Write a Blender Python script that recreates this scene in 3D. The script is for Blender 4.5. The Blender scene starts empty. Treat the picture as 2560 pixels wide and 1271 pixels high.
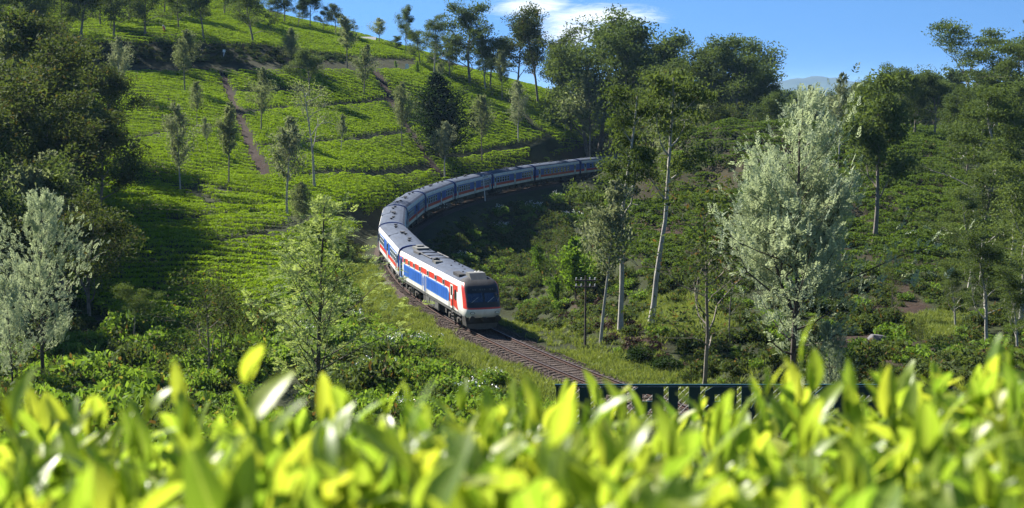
import bpy, math, random
import numpy as np
from mathutils import Vector, Matrix

rng = np.random.default_rng(7)
random.seed(7)
R = math.radians
S = bpy.context.scene
COL = S.collection

# ------------------------------------------------------------------ camera
FPX, YH, CAMZ = 3556.0, 210.4, 18.147
PITCH = math.atan((635.5 - YH) / FPX)
cam_d = bpy.data.cameras.new('camera')
cam = bpy.data.objects.new('camera', cam_d)
COL.objects.link(cam)
cam.location = (0, 0, CAMZ)
cam.rotation_euler = (math.pi / 2 - PITCH, 0, 0)
cam_d.sensor_width = 36.0
cam_d.lens = 36.0 * FPX / 2560.0
cam_d.clip_start = 0.05
cam_d.clip_end = 30000
cam_d.dof.use_dof = True
cam_d.dof.focus_distance = 120.0
cam_d.dof.aperture_fstop = 5.0
S.camera = cam

# ------------------------------------------------------------------ light
SUN_EL, SUN_AZ = R(38), R(-48)          # azimuth from +Y (away from the camera) towards +X
sd = Vector((math.sin(SUN_AZ) * math.cos(SUN_EL), math.cos(SUN_AZ) * math.cos(SUN_EL), math.sin(SUN_EL)))
world = bpy.data.worlds.new('World')
S.world = world
world.use_nodes = True
wn = world.node_tree
wn.nodes.clear()


def N(nt, typ, **kw):
    n = nt.nodes.new(typ)
    for k, v in kw.items():
        if k == 'inp':
            for kk, vv in v.items():
                n.inputs[kk].default_value = vv
        else:
            setattr(n, k, v)
    return n


def L(nt, a, b):
    nt.links.new(a, b)


tc = N(wn, 'ShaderNodeTexCoord')
sep = N(wn, 'ShaderNodeSeparateXYZ')
L(wn, tc.outputs['Generated'], sep.inputs[0])
zz = N(wn, 'ShaderNodeMath', operation='MULTIPLY_ADD', inp={1: 0.80, 2: 0.22})
L(wn, sep.outputs['Z'], zz.inputs[0])
cmb = N(wn, 'ShaderNodeCombineXYZ')
L(wn, sep.outputs['X'], cmb.inputs[0]); L(wn, sep.outputs['Y'], cmb.inputs[1]); L(wn, zz.outputs[0], cmb.inputs[2])
nrm = N(wn, 'ShaderNodeVectorMath', operation='NORMALIZE')
L(wn, cmb.outputs[0], nrm.inputs[0])
sky = N(wn, 'ShaderNodeTexSky', sky_type='NISHITA')
sky.sun_disc = False
sky.sun_elevation = SUN_EL
sky.sun_rotation = SUN_AZ
sky.altitude = 1500
sky.air_density = 1.0
sky.dust_density = 0.2
sky.ozone_density = 2.0
L(wn, nrm.outputs[0], sky.inputs[0])
# thin fair-weather clouds, in azimuth / elevation
azn = N(wn, 'ShaderNodeMath', operation='ARCTAN2')
L(wn, sep.outputs['X'], azn.inputs[0]); L(wn, sep.outputs['Y'], azn.inputs[1])
cv = N(wn, 'ShaderNodeCombineXYZ')
L(wn, azn.outputs[0], cv.inputs[0]); L(wn, sep.outputs['Z'], cv.inputs[1])
mp = N(wn, 'ShaderNodeMapping', inp={'Scale': (34, 150, 1), 'Rotation': (0, 0, R(-4)), 'Location': (3.1, 1.7, 0)})
L(wn, cv.outputs[0], mp.inputs[0])
cn = N(wn, 'ShaderNodeTexNoise', inp={'Scale': 1.0, 'Detail': 10.0, 'Roughness': 0.68, 'Distortion': 1.1})
L(wn, mp.outputs[0], cn.inputs['Vector'])


def cloud_mask(az, el, ra, re):
    m = N(wn, 'ShaderNodeMapping', inp={'Location': (-az / ra, -el / re, 0), 'Scale': (1 / ra, 1 / re, 1)})
    L(wn, cv.outputs[0], m.inputs[0])
    ln = N(wn, 'ShaderNodeVectorMath', operation='LENGTH')
    L(wn, m.outputs[0], ln.inputs[0])
    q = N(wn, 'ShaderNodeMath', operation='SUBTRACT', use_clamp=True, inp={0: 1.0})
    L(wn, ln.outputs['Value'], q.inputs[1])
    return q.outputs[0]


def w_az(px): return (px - 1280) / FPX
def w_el(py): return (YH - py) / FPX


masks = [cloud_mask(w_az(1330), w_el(22), .048, .0130), cloud_mask(w_az(1480), w_el(46), .075, .0130),
         cloud_mask(w_az(1425), w_el(85), .040, .0180),
         cloud_mask(.9, .12, .3, .05), cloud_mask(-1.0, .2, .3, .06), cloud_mask(2.4, .15, .4, .06)]
acc = masks[0]
for m_ in masks[1:]:
    mx = N(wn, 'ShaderNodeMath', operation='MAXIMUM')
    L(wn, acc, mx.inputs[0]); L(wn, m_, mx.inputs[1])
    acc = mx.outputs[0]
sm = N(wn, 'ShaderNodeMath', operation='MULTIPLY_ADD', inp={1: 1.05, 2: -0.47})
L(wn, acc, sm.inputs[0])
ad = N(wn, 'ShaderNodeMath', operation='ADD')
L(wn, sm.outputs[0], ad.inputs[0]); L(wn, cn.outputs['Fac'], ad.inputs[1])
rp = N(wn, 'ShaderNodeMapRange', interpolation_type='SMOOTHSTEP', inp={'From Min': 0.24, 'From Max': 0.98, 'To Min': 0.0, 'To Max': 0.98})
L(wn, ad.outputs[0], rp.inputs['Value'])
gt = N(wn, 'ShaderNodeMath', operation='MULTIPLY')
st = N(wn, 'ShaderNodeMath', operation='MULTIPLY', use_clamp=True, inp={1: 5.0})
L(wn, acc, st.inputs[0])
L(wn, rp.outputs[0], gt.inputs[0]); L(wn, st.outputs[0], gt.inputs[1])
tint = N(wn, 'ShaderNodeMix', data_type='RGBA', blend_type='MULTIPLY', inp={0: 1.0, 7: (0.58, 0.87, 1.10, 1)})
L(wn, sky.outputs[0], tint.inputs[6])
mixc = N(wn, 'ShaderNodeMix', data_type='RGBA', inp={7: (7.6, 8.3, 9.0, 1)})
L(wn, gt.outputs[0], mixc.inputs[0]); L(wn, tint.outputs[2], mixc.inputs[6])
bg = N(wn, 'ShaderNodeBackground', inp={'Strength': 0.052})
L(wn, mixc.outputs[2], bg.inputs[0])
wo = N(wn, 'ShaderNodeOutputWorld')
L(wn, bg.outputs[0], wo.inputs[0])

sun_d = bpy.data.lights.new('sun', 'SUN')
sun_d.energy = 5.0
sun_d.angle = R(0.5)
sun_d.color = (1.0, 0.945, 0.85)
sun = bpy.data.objects.new('sun', sun_d)
COL.objects.link(sun)
sun.rotation_euler = (-sd).to_track_quat('-Z', 'Y').to_euler()

S.view_settings.view_transform = 'Standard'
S.view_settings.look = 'None'
S.view_settings.gamma = 1.0
S.view_settings.use_curve_mapping = False
S.view_settings.exposure = 1.6
S.render.engine = 'CYCLES'
S.cycles.max_bounces = 6
S.cycles.diffuse_bounces = 2
S.cycles.glossy_bounces = 2
S.cycles.transmission_bounces = 3
S.cycles.transparent_max_bounces = 4
S.cycles.volume_bounces = 0
S.cycles.caustics_reflective = False
S.cycles.caustics_refractive = False
S.cycles.sample_clamp_indirect = 4.0
S.cycles.sample_clamp_direct = 12.0

# ------------------------------------------------------------------ pixel rays (layout of the place, from the survey of the photograph)
CP, SP = math.cos(PITCH), math.sin(PITCH)


def ray(px, py):
    a, b = (px - 1280) / FPX, (635.5 - py) / FPX
    return np.array([a, CP + b * SP, -SP + b * CP])


def at(px, py, Y):
    d = ray(px, py)
    t = Y / d[1]
    return np.array([d[0] * t, Y, CAMZ + d[2] * t])


def project(X, Y, Z):
    z = Z - CAMZ
    d = Y * CP - z * SP
    u = Y * SP + z * CP
    d = np.maximum(d, 1e-3)
    return 1280 + FPX * X / d, 635.5 - FPX * u / d


# ------------------------------------------------------------------ railway centreline (s = 0 at the nose of the train, growing backwards)
DS = 0.5
_s = np.arange(-60, 260, DS)
_u = np.clip(_s, -48, 215) / 100
_h = -0.35259 + 0.50512 * _u + 0.02452 * _u ** 2 - 0.02437 * _u ** 3
_X = np.cumsum(np.sin(_h)) * DS
_Y = np.cumsum(np.cos(_h)) * DS
_n0 = int(60 / DS)
_X += -1.79156 - _X[_n0]
_Y += 103.26234 - _Y[_n0]


def track(s):
    return np.interp(s, _s, _X), np.interp(s, _s, _Y), np.interp(s, _s, _h)


# ------------------------------------------------------------------ terrain
cps = []
for row in [
    # left valley and the tea hill above it
    (100, 1000, 84), (400, 1010, 86), (650, 1010, 84), (860, 1060, 80), (1000, 1000, 84), (1200, 1090, 74), (250, 880, 106), (300, 820, 114),
    (480, 835, 118), (640, 800, 118), (120, 800, 116), (-200, 900, 100), (-200, 700, 140), (760, 830, 108), (700, 920, 96), (850, 920, 93), (880, 760, 118), (800, 700, 127),
    (600, 720, 130), (300, 680, 136), (420, 640, 140), (800, 610, 148), (500, 570, 153), (250, 520, 163), (50, 520, 163), (700, 510, 172),
    (880, 570, 158), (900, 500, 182), (1050, 445, 226), (1200, 425, 246), (1350, 390, 270), (1480, 372, 300),
    (300, 360, 203), (500, 350, 208), (450, 250, 236), (200, 260, 232), (0, 300, 220), (-250, 300, 225), (700, 350, 218), (1000, 350, 244), (1000, 250, 278),
    (700, 250, 257), (1200, 300, 278), (1350, 300, 293), (1450, 322, 306), (1200, 245, 302), (850, 420, 205), (600, 430, 190),
    (0, 195, 252), (200, 187, 255), (450, 184, 259), (700, 181, 273), (950, 177, 292), (1020, 181, 301), (1100, 200, 305), (1230, 218, 313), (1380, 258, 322),
    (0, 184, 259), (200, 178, 262), (450, 175, 266), (700, 172, 280), (950, 166, 300),
    (-150, 90, 270), (200, 104, 272), (450, 104, 275), (650, 114, 289), (850, 140, 304), (1000, 152, 314),
    (300, 62, 294), (450, 25, 313), (600, 60, 312), (670, 59, 332), (807, 79, 337), (949, 114, 338), (1044, 138, 338), (450, -15, 330), (200, -60, 345),
    # right of the line
    (1600, 905, 92), (1463, 872, 97), (1630, 805, 106), (1500, 795, 109), (1750, 860, 97), (1900, 905, 88), (1985, 935, 73), (2200, 860, 98), (2400, 905, 84), (2650, 900, 84),
    (1700, 700, 126), (1650, 620, 141), (1700, 500, 166), (1900, 600, 146), (2100, 550, 156), (2200, 450, 180), (1900, 400, 200), (1750, 345, 222), (2000, 345, 226),
    (2250, 355, 224), (2450, 420, 200), (2450, 600, 142), (2300, 700, 124), (2650, 400, 210), (2650, 650, 135), (1560, 520, 168), (1610, 420, 214), (1540, 640, 138),
]:
    cps.append(at(*row))
for row in [
    (-6, -8, 17.2), (6, -8, 17.3), (-6, 0, 16.9), (0, 0, 17.0), (6, 0, 17.0), (-6, 4, 15.9), (0, 4, 15.9), (6, 4, 16.1), (-10, 10, 13.2), (0, 10, 13.0), (10, 10, 13.2), (-14, 20, 10.6), (0, 20, 10.4),
    (14, 20, 10.4), (-14, 34, 7.0), (0, 34, 7.6), (14, 34, 7.6), (-16, 50, 4.0), (0, 50, 3.8), (20, 50, 3.0), (-20, 64, 1.8), (0, 64, 1.4), (60, 20, 10.0), (-60, 20, 10.0), (60, 50, 3.5), (-60, 50, 3.5),
    (1, 135, -6.2), (0, 152, -7.0), (4, 173, -7.0), (9, 192, -6.4), (15, 212, -5.2), (22, 234, -4.0), (3, 117, -4.0), (12, 178, -5.0), (20, 203, -3.4),
    (-40, 380, 30), (0, 385, 17), (40, 330, 8), (40, 280, 8), (60, 260, 9), (100, 260, 8), (100, 330, 6), (60, 400, 5), (0, 440, 6), (100, 440, 0), (-100, 440, 26), (-130, 330, 36), (160, 300, 6), (160, 180, 8), (160, 90, 4), (-140, 120, 4), (-140, 230, 16),
]:
    cps.append(np.array(row, float))
cps = np.array(cps)


def tps_fit(P, lam=0.6):
    X = P[:, :2] / 50
    d2 = ((X[:, None] - X[None]) ** 2).sum(-1)
    K = np.where(d2 > 0, 0.5 * d2 * np.log(d2 + 1e-20), 0) + lam * 1e-2 * np.eye(len(X))
    Pm = np.c_[np.ones(len(X)), X]
    A = np.block([[K, Pm], [Pm.T, np.zeros((3, 3))]])
    return X, np.linalg.solve(A, np.r_[P[:, 2], 0, 0, 0])


_tx, _tw = tps_fit(cps)


def tps(X, Y):
    Q = np.c_[X.ravel(), Y.ravel()] / 50
    out = np.empty(len(Q))
    for i in range(0, len(Q), 20000):
        q = Q[i:i + 20000]
        d2 = ((q[:, None] - _tx[None]) ** 2).sum(-1)
        K = np.where(d2 > 0, 0.5 * d2 * np.log(d2 + 1e-20), 0)
        out[i:i + 20000] = K @ _tw[:-3] + np.c_[np.ones(len(q)), q] @ _tw[-3:]
    return out.reshape(X.shape)


def vnoise(X, Y, seed, scale):
    """smooth value noise"""
    r = np.random.default_rng(seed)
    tab = r.random((256, 256))
    x, y = X / scale, Y / scale
    xi, yi = np.floor(x).astype(int), np.floor(y).astype(int)
    fx, fy = x - xi, y - yi
    fx, fy = fx * fx * (3 - 2 * fx), fy * fy * (3 - 2 * fy)
    a, b = tab[xi % 256, yi % 256], tab[(xi + 1) % 256, yi % 256]
    c, d = tab[xi % 256, (yi + 1) % 256], tab[(xi + 1) % 256, (yi + 1) % 256]
    return (a * (1 - fx) + b * fx) * (1 - fy) + (c * (1 - fx) + d * fx) * fy - 0.5


def smooth(a, b, x):
    t = np.clip((x - a) / (b - a), 0, 1)
    return t * t * (3 - 2 * t)


GX0, GX1, GY0, GY1 = -150, 170, -10, 450
gx = np.arange(GX0, GX1 + 1, 1.0)
gy = np.arange(GY0, GY1 + 1, 1.0)
GXX, GYY = np.meshgrid(gx, gy, indexing='ij')
GZ = tps(GXX, GYY)
GZ += vnoise(GXX, GYY, 1, 9.0) * 0.7 * smooth(8, 60, GYY) + vnoise(GXX, GYY, 2, 3.5) * 0.35 * smooth(8, 60, GYY)
tp = np.c_[_X, _Y][::2]
GD = np.full(GXX.shape, 1e9)
for i in range(len(gx)):
    d = np.hypot(GXX[i][:, None] - tp[:, 0], GYY[i][:, None] - tp[:, 1])
    GD[i] = d.min(1)
w_ = smooth(2.7, 8.0, GD)
GZ = GZ * w_ + (-0.42) * (1 - w_)


_ga, _gb = np.gradient(GZ)
GS = np.hypot(_ga, _gb)


def bil(G, X, Y):
    x = np.clip(np.asarray(X, float) - GX0, 0, len(gx) - 1.001)
    y = np.clip(np.asarray(Y, float) - GY0, 0, len(gy) - 1.001)
    i, j = x.astype(int), y.astype(int)
    fx, fy = x - i, y - j
    return (G[i, j] * (1 - fx) + G[i + 1, j] * fx) * (1 - fy) + (G[i, j + 1] * (1 - fx) + G[i + 1, j + 1] * fx) * fy


def ground(X, Y): return bil(GZ, X, Y)
def dtrack(X, Y): return bil(GD, X, Y)


def hit(px, py, y0=40, y1=440):
    d = ray(px, py)
    Ys = np.arange(y0, y1, 0.25)
    t = Ys / d[1]
    X, Z = d[0] * t, CAMZ + d[2] * t
    g = ground(X, Ys)
    k = np.nonzero(Z < g)[0]
    if len(k) == 0:
        return None
    k = k[0]
    return np.array([X[k], Ys[k], g[k]])


# ------------------------------------------------------------------ mesh helpers
def new_mesh(name, V, F, mats, mi=None, smooth_=False):
    """V (n,3); F (m,k) array with k = 3 or 4, or a list of tuples"""
    me = bpy.data.meshes.new(name)
    V = np.asarray(V, np.float32)
    if isinstance(F, np.ndarray):
        k = F.shape[1]
        me.vertices.add(len(V)); me.vertices.foreach_set('co', V.ravel())
        me.loops.add(F.size); me.loops.foreach_set('vertex_index', F.astype(np.int32).ravel())
        me.polygons.add(len(F)); me.polygons.foreach_set('loop_start', np.arange(0, F.size, k, dtype=np.int32))
        me.update(calc_edges=True)
    else:
        me.from_pydata([tuple(map(float, v)) for v in V], [], F)
    for m in (mats if isinstance(mats, (list, tuple)) else [mats]):
        me.materials.append(m)
    if mi is not None:
        me.polygons.foreach_set('material_index', np.asarray(mi, np.int32))
    if smooth_:
        me.polygons.foreach_set('use_smooth', np.ones(len(me.polygons), bool))
    me.update()
    return me


def link(name, me, parent=None, loc=(0, 0, 0), rot=(0, 0, 0), scale=(1, 1, 1)):
    o = bpy.data.objects.new(name, me)
    o.location, o.rotation_euler, o.scale = loc, rot, scale
    COL.objects.link(o)
    if parent is not None:
        o.parent = parent
    return o


def tag(o, label=None, cat=None, group=None, kind=None):
    if label: o['label'] = label
    if cat: o['category'] = cat
    if group: o['group'] = group
    if kind: o['kind'] = kind
    return o


class MB:
    """collects boxes, prisms and tubes into one mesh"""
    def __init__(self):
        self.v, self.f, self.m = [], [], []

    def face(self, pts, m=0):
        n = len(self.v)
        self.v += [tuple(p) for p in pts]
        self.f.append(tuple(range(n, n + len(pts))))
        self.m.append(m)

    def box(self, x0, x1, y0, y1, z0, z1, m=0, b=0.0):
        n = len(self.v)
        for z, q in ((z0, b), (z1, b)):
            self.v += [(x0 + q, y0, z), (x1 - q, y0, z), (x1, y0 + q, z), (x1, y1 - q, z), (x1 - q, y1, z), (x0 + q, y1, z), (x0, y1 - q, z), (x0, y0 + q, z)] if b else \
                [(x0, y0, z), (x1, y0, z), (x1, y1, z), (x0, y1, z)]
        k = 8 if b else 4
        self.f.append(tuple(n + i for i in reversed(range(k)))); self.m.append(m)
        self.f.append(tuple(n + k + i for i in range(k))); self.m.append(m)
        for i in range(k):
            j = (i + 1) % k
            self.f.append((n + i, n + j, n + k + j, n + k + i)); self.m.append(m)
        return self

    def prism(self, poly, axis, a, b, m=0):
        """poly of 2-D points; axis 'x': poly is (y,z), axis 'y': poly is (x,z), axis 'z': (x,y)"""
        n = len(self.v); k = len(poly)
        for t in (a, b):
            for p, q in poly:
                self.v.append((t, p, q) if axis == 'x' else (p, t, q) if axis == 'y' else (p, q, t))
        self.f.append(tuple(n + i for i in reversed(range(k)))); self.m.append(m)
        self.f.append(tuple(n + k + i for i in range(k))); self.m.append(m)
        for i in range(k):
            j = (i + 1) % k
            self.f.append((n + i, n + j, n + k + j, n + k + i)); self.m.append(m)
        return self

    def disc(self, c, r, axis, t, m=0, k=14):
        poly = [(r * math.cos(2 * math.pi * i / k), r * math.sin(2 * math.pi * i / k)) for i in range(k)]
        x, y, z = c
        if axis == 'y':
            self.prism([(x + p, z + q) for p, q in poly], 'y', y - t / 2, y + t / 2, m)
        elif axis == 'x':
            self.prism([(y + p, z + q) for p, q in poly], 'x', x - t / 2, x + t / 2, m)
        else:
            self.prism([(x + p, y + q) for p, q in poly], 'z', z - t / 2, z + t / 2, m)
        return self

    def tube(self, pts, rad, k=6, m=0):
        V, F = tube(np.array(pts, float), np.broadcast_to(np.asarray(rad, float), (len(pts),)), k)
        n = len(self.v)
        self.v += [tuple(p) for p in V]
        self.f += [tuple(int(i) + n for i in q) for q in F]
        self.m += [m] * len(F)
        return self

    def mesh(self, name, mats, smooth_=False):
        return new_mesh(name, np.array(self.v), self.f, mats, self.m, smooth_)

    def build(self, name, mats, parent=None, smooth_=False, **kw):
        return link(name, self.mesh(name, mats, smooth_), parent, **kw)


def tube(P, rad, k=6):
    n = len(P)
    T = np.gradient(P, axis=0)
    T /= np.linalg.norm(T, axis=1)[:, None] + 1e-9
    ref = np.where(np.abs(T[:, 2:3]) > 0.9, np.array([[1., 0, 0]]), np.array([[0, 0, 1.]]))
    A = np.cross(T, ref); A /= np.linalg.norm(A, axis=1)[:, None] + 1e-9
    B = np.cross(T, A)
    ang = np.linspace(0, 2 * math.pi, k, endpoint=False)
    V = (P[:, None] + rad[:, None, None] * (np.cos(ang)[None, :, None] * A[:, None] + np.sin(ang)[None, :, None] * B[:, None])).reshape(-1, 3)
    i = np.arange(n - 1)[:, None] * k
    j = np.arange(k)[None]
    F = np.stack([i + j, i + (j + 1) % k, i + k + (j + 1) % k, i + k + j], -1).reshape(-1, 4)
    return V, F


def join(parts):
    V, F, n = [], [], 0
    for v, f in parts:
        V.append(v); F.append(f + n); n += len(v)
    return np.concatenate(V), np.concatenate(F)


# ------------------------------------------------------------------ materials
def mat(name, col, rough=0.6, metal=0.0, var=0.12, scale=3.0, bump=0.0, bscale=20.0, spec=0.5, col2=None, stretch=None):
    m = bpy.data.materials.new(name)
    m.use_nodes = True
    nt = m.node_tree
    p = nt.nodes['Principled BSDF']
    p.inputs['Roughness'].default_value = rough
    p.inputs['Metallic'].default_value = metal
    p.inputs['Specular IOR Level'].default_value = spec
    t = N(nt, 'ShaderNodeTexCoord')
    no = N(nt, 'ShaderNodeTexNoise', inp={'Scale': scale, 'Detail': 6.0, 'Roughness': 0.65})
    if stretch:
        mpn = N(nt, 'ShaderNodeMapping', inp={'Scale': stretch}); L(nt, t.outputs['Object'], mpn.inputs[0]); L(nt, mpn.outputs[0], no.inputs['Vector'])
    else:
        L(nt, t.outputs['Object'], no.inputs['Vector'])
    r = N(nt, 'ShaderNodeMapRange', inp={'From Min': 0.3, 'From Max': 0.7})
    L(nt, no.outputs['Fac'], r.inputs['Value'])
    c2 = col2 or tuple(max(0, c * (1 - 2 * var)) for c in col)
    mx = N(nt, 'ShaderNodeMix', data_type='RGBA', inp={6: (*c2, 1), 7: (*[min(1, c * (1 + (0 if col2 else var))) for c in col], 1)})
    L(nt, r.outputs[0], mx.inputs[0])
    L(nt, mx.outputs[2], p.inputs['Base Color'])
    if bump:
        n2 = N(nt, 'ShaderNodeTexNoise', inp={'Scale': bscale, 'Detail': 5.0})
        L(nt, t.outputs['Object'], n2.inputs['Vector'])
        b = N(nt, 'ShaderNodeBump', inp={'Strength': bump, 'Distance': 0.05})
        L(nt, n2.outputs['Fac'], b.inputs['Height'])
        L(nt, b.outputs[0], p.inputs['Normal'])
    return m


def leaf_mat(name, c1, c2, trans=0.35, rough=0.5, spec=0.3, tcol=None, c3=None, patch=0.25):
    """leaf-to-leaf and clump-to-clump colour, part of the light passing through"""
    m = bpy.data.materials.new(name)
    m.use_nodes = True
    nt = m.node_tree
    p = nt.nodes['Principled BSDF']
    p.inputs['Roughness'].default_value = rough
    p.inputs['Specular IOR Level'].default_value = spec
    g = N(nt, 'ShaderNodeNewGeometry')
    oi = N(nt, 'ShaderNodeObjectInfo')
    no = N(nt, 'ShaderNodeTexNoise', inp={'Scale': patch, 'Detail': 3.0})
    L(nt, g.outputs['Position'], no.inputs['Vector'])
    a = N(nt, 'ShaderNodeMath', operation='MULTIPLY_ADD', inp={1: 0.45})
    L(nt, g.outputs['Random Per Island'], a.inputs[0])
    b = N(nt, 'ShaderNodeMath', operation='MULTIPLY_ADD', inp={1: 0.35, 2: -0.15})
    L(nt, oi.outputs['Random'], b.inputs[0])
    L(nt, b.outputs[0], a.inputs[2])
    c = N(nt, 'ShaderNodeMath', operation='MULTIPLY_ADD', use_clamp=True, inp={1: 0.55})
    L(nt, no.outputs['Fac'], c.inputs[0]); L(nt, a.outputs[0], c.inputs[2])
    mx = N(nt, 'ShaderNodeMix', data_type='RGBA', inp={6: (*c1, 1), 7: (*c2, 1)})
    L(nt, c.outputs[0], mx.inputs[0])
    out = mx.outputs[2]
    if c3:
        gt_ = N(nt, 'ShaderNodeMath', operation='GREATER_THAN', inp={1: 0.93})
        L(nt, g.outputs['Random Per Island'], gt_.inputs[0])
        m3 = N(nt, 'ShaderNodeMix', data_type='RGBA', inp={7: (*c3, 1)})
        L(nt, gt_.outputs[0], m3.inputs[0]); L(nt, out, m3.inputs[6])
        out = m3.outputs[2]
    L(nt, out, p.inputs['Base Color'])
    tr = N(nt, 'ShaderNodeBsdfTranslucent')
    tm = N(nt, 'ShaderNodeMix', data_type='RGBA', blend_type='MULTIPLY', inp={0: 1.0, 7: (*(tcol or (1.25, 1.2, 0.6)), 1)})
    L(nt, out, tm.inputs[6]); L(nt, tm.outputs[2], tr.inputs['Color'])
    ms = N(nt, 'ShaderNodeMixShader', inp={0: trans})
    L(nt, p.outputs[0], ms.inputs[1]); L(nt, tr.outputs[0], ms.inputs[2])
    L(nt, ms.outputs[0], nt.nodes['Material Output'].inputs['Surface'])
    return m


M = {}
M['tea'] = leaf_mat('tea_leaves', (0.115, 0.185, 0.008), (0.265, 0.400, 0.016), 0.35, 0.7, 0.08, patch=0.06)
M['rough_tea'] = leaf_mat('rough_tea_leaves', (0.032, 0.062, 0.012), (0.120, 0.185, 0.030), 0.37, 0.75, 0.06, patch=0.08)
M['euc'] = leaf_mat('eucalyptus_leaves', (0.030, 0.054, 0.016), (0.122, 0.172, 0.054), 0.36, 0.75, 0.06, patch=0.12)
M['euc_near'] = leaf_mat('pale_eucalyptus_leaves', (0.034, 0.060, 0.018), (0.130, 0.180, 0.056), 0.38, 0.75, 0.06, patch=0.12)
M['euc_brown'] = leaf_mat('bronze_green_leaves', (0.026, 0.044, 0.012), (0.110, 0.145, 0.042), 0.36, 0.75, 0.06, patch=0.12, c3=(0.09, 0.075, 0.024))
M['oak'] = leaf_mat('silver_oak_leaves', (0.095, 0.120, 0.056), (0.275, 0.315, 0.160), 0.40, 0.75, 0.06, tcol=(1.1, 1.1, .75))
M['silver'] = leaf_mat('silver_wattle_fronds', (0.17, 0.215, 0.125), (0.48, 0.55, 0.375), 0.37, 0.75, 0.06, tcol=(1.05, 1.05, .8), patch=0.5)
M['sage'] = leaf_mat('sage_leaves', (0.090, 0.112, 0.058), (0.29, 0.325, 0.185), 0.38, 0.75, 0.06, tcol=(1.05, 1.05, .8))
M['airy'] = leaf_mat('pale_fern_fronds', (0.11, 0.16, 0.065), (0.30, 0.38, 0.18), 0.45, 0.75, 0.06, patch=0.4)
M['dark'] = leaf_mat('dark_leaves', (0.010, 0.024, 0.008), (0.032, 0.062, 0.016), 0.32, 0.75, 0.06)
M['bright'] = leaf_mat('bright_young_leaves', (0.05, 0.11, 0.012), (0.15, 0.25, 0.03), 0.45, 0.75, 0.06)
M['bush'] = leaf_mat('bush_leaves', (0.048, 0.102, 0.014), (0.190, 0.300, 0.052), 0.44, 0.7, 0.08, patch=0.3, c3=(0.20, 0.20, 0.05))
M['bush_dull'] = leaf_mat('dull_bush_leaves', (0.026, 0.048, 0.014), (0.095, 0.13, 0.042), 0.40, 0.75, 0.06, patch=0.2, c3=(0.12, 0.08, 0.03))
M['scrub'] = leaf_mat('dry_scrub', (0.032, 0.018, 0.014), (0.095, 0.056, 0.042), 0.15, 0.7, 0.1, tcol=(1, .9, .8))
M['grass'] = leaf_mat('verge_grass', (0.060, 0.110, 0.018), (0.25, 0.29, 0.080), 0.35, 0.6, 0.2, patch=0.55)
M['flower'] = mat('white_flowers', (0.75, 0.75, 0.70), 0.7, var=0.05)
M['bark'] = mat('dark_bark', (0.075, 0.058, 0.045), 0.9, var=0.3, scale=4, bump=0.6, bscale=9)
M['pale_bark'] = mat('pale_bark', (0.36, 0.34, 0.295), 0.8, var=0.2, scale=2.5, bump=0.3, bscale=6)
M['grey_bark'] = mat('grey_bark', (0.20, 0.17, 0.135), 0.85, var=0.25, scale=3, bump=0.5, bscale=8)
M['rock'] = mat('ballast_stone', (0.120, 0.094, 0.083), 0.95, spec=0.08, var=0.4, scale=6)
M['boulder'] = mat('dark_boulder', (0.10, 0.095, 0.10), 0.9, var=0.3, scale=3, bump=0.6, bscale=5)
M['rust'] = mat('rusty_rail', (0.052, 0.024, 0.017), 0.8, spec=0.12, var=0.25, scale=3)
M['railtop'] = mat('worn_rail_steel', (0.13, 0.115, 0.115), 0.5, 0.5, var=0.2)
M['sleeper'] = mat('old_timber_sleeper', (0.115, 0.092, 0.080), 0.95, spec=0.05, var=0.35, scale=2.5, bump=0.6, bscale=12)
M['white'] = mat('white_train_paint', (0.80, 0.80, 0.78), 0.40, scale=1.6, col2=(0.60, 0.57, 0.52), stretch=(1, 1, .25))
M['red'] = mat('red_train_paint', (0.60, 0.045, 0.032), 0.36, var=0.14, scale=1.8, stretch=(1, 1, .25))
M['blue'] = mat('blue_train_paint', (0.024, 0.118, 0.47), 0.36, var=0.16, scale=1.8, stretch=(1, 1, .25))
M['lblue'] = mat('lighter_blue_train_paint', (0.040, 0.165, 0.56), 0.36, var=0.08, scale=1.2)
M['dblue'] = mat('dark_blue_train_paint', (0.010, 0.030, 0.16), 0.35, var=0.1)
M['roof'] = mat('grey_train_roof', (0.074, 0.092, 0.130), 0.85, spec=0.10, var=0.16, scale=1.3, stretch=(.25, 1, 1))
M['roof_dark'] = mat('dark_roof_cap', (0.055, 0.055, 0.058), 0.8, spec=0.15, var=0.15, scale=1.5)
M['seam'] = mat('dark_seam', (0.06, 0.06, 0.065), 0.7)
M['unit'] = mat('olive_grey_unit', (0.14, 0.14, 0.125), 0.6, var=0.15)
M['under'] = mat('grimy_running_gear', (0.030, 0.027, 0.025), 0.7, var=0.3, scale=3)
M['steel'] = mat('dusty_steel', (0.15, 0.135, 0.12), 0.55, 0.5, var=0.3, scale=4)
M['black'] = mat('black_mask', (0.012, 0.013, 0.016), 0.3, var=0.1)
M['frame'] = mat('pale_window_frame', (0.58, 0.62, 0.62), 0.45, var=0.08)
M['glass'] = mat('dark_window_glass', (0.018, 0.030, 0.034), 0.08, spec=0.8, var=0.2)
M['screen'] = mat('blue_tinted_windscreen', (0.008, 0.022, 0.06), 0.05, spec=0.9, var=0.1)
M['lamp'] = mat('lamp_glass', (0.62, 0.64, 0.62), 0.15, var=0.05)
M['skirt'] = mat('grey_skirt', (0.085, 0.085, 0.085), 0.6, var=0.15)
M['sign'] = mat('dark_green_painted_steel', (0.006, 0.040, 0.042), 0.35, var=0.15)
M['pole'] = mat('tarred_pole', (0.070, 0.052, 0.042), 0.85, var=0.25, scale=3)
M['galv'] = mat('pale_insulators', (0.62, 0.63, 0.60), 0.4)
M['plaster'] = mat('white_plaster', (0.78, 0.77, 0.74), 0.8, var=0.06)
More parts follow.
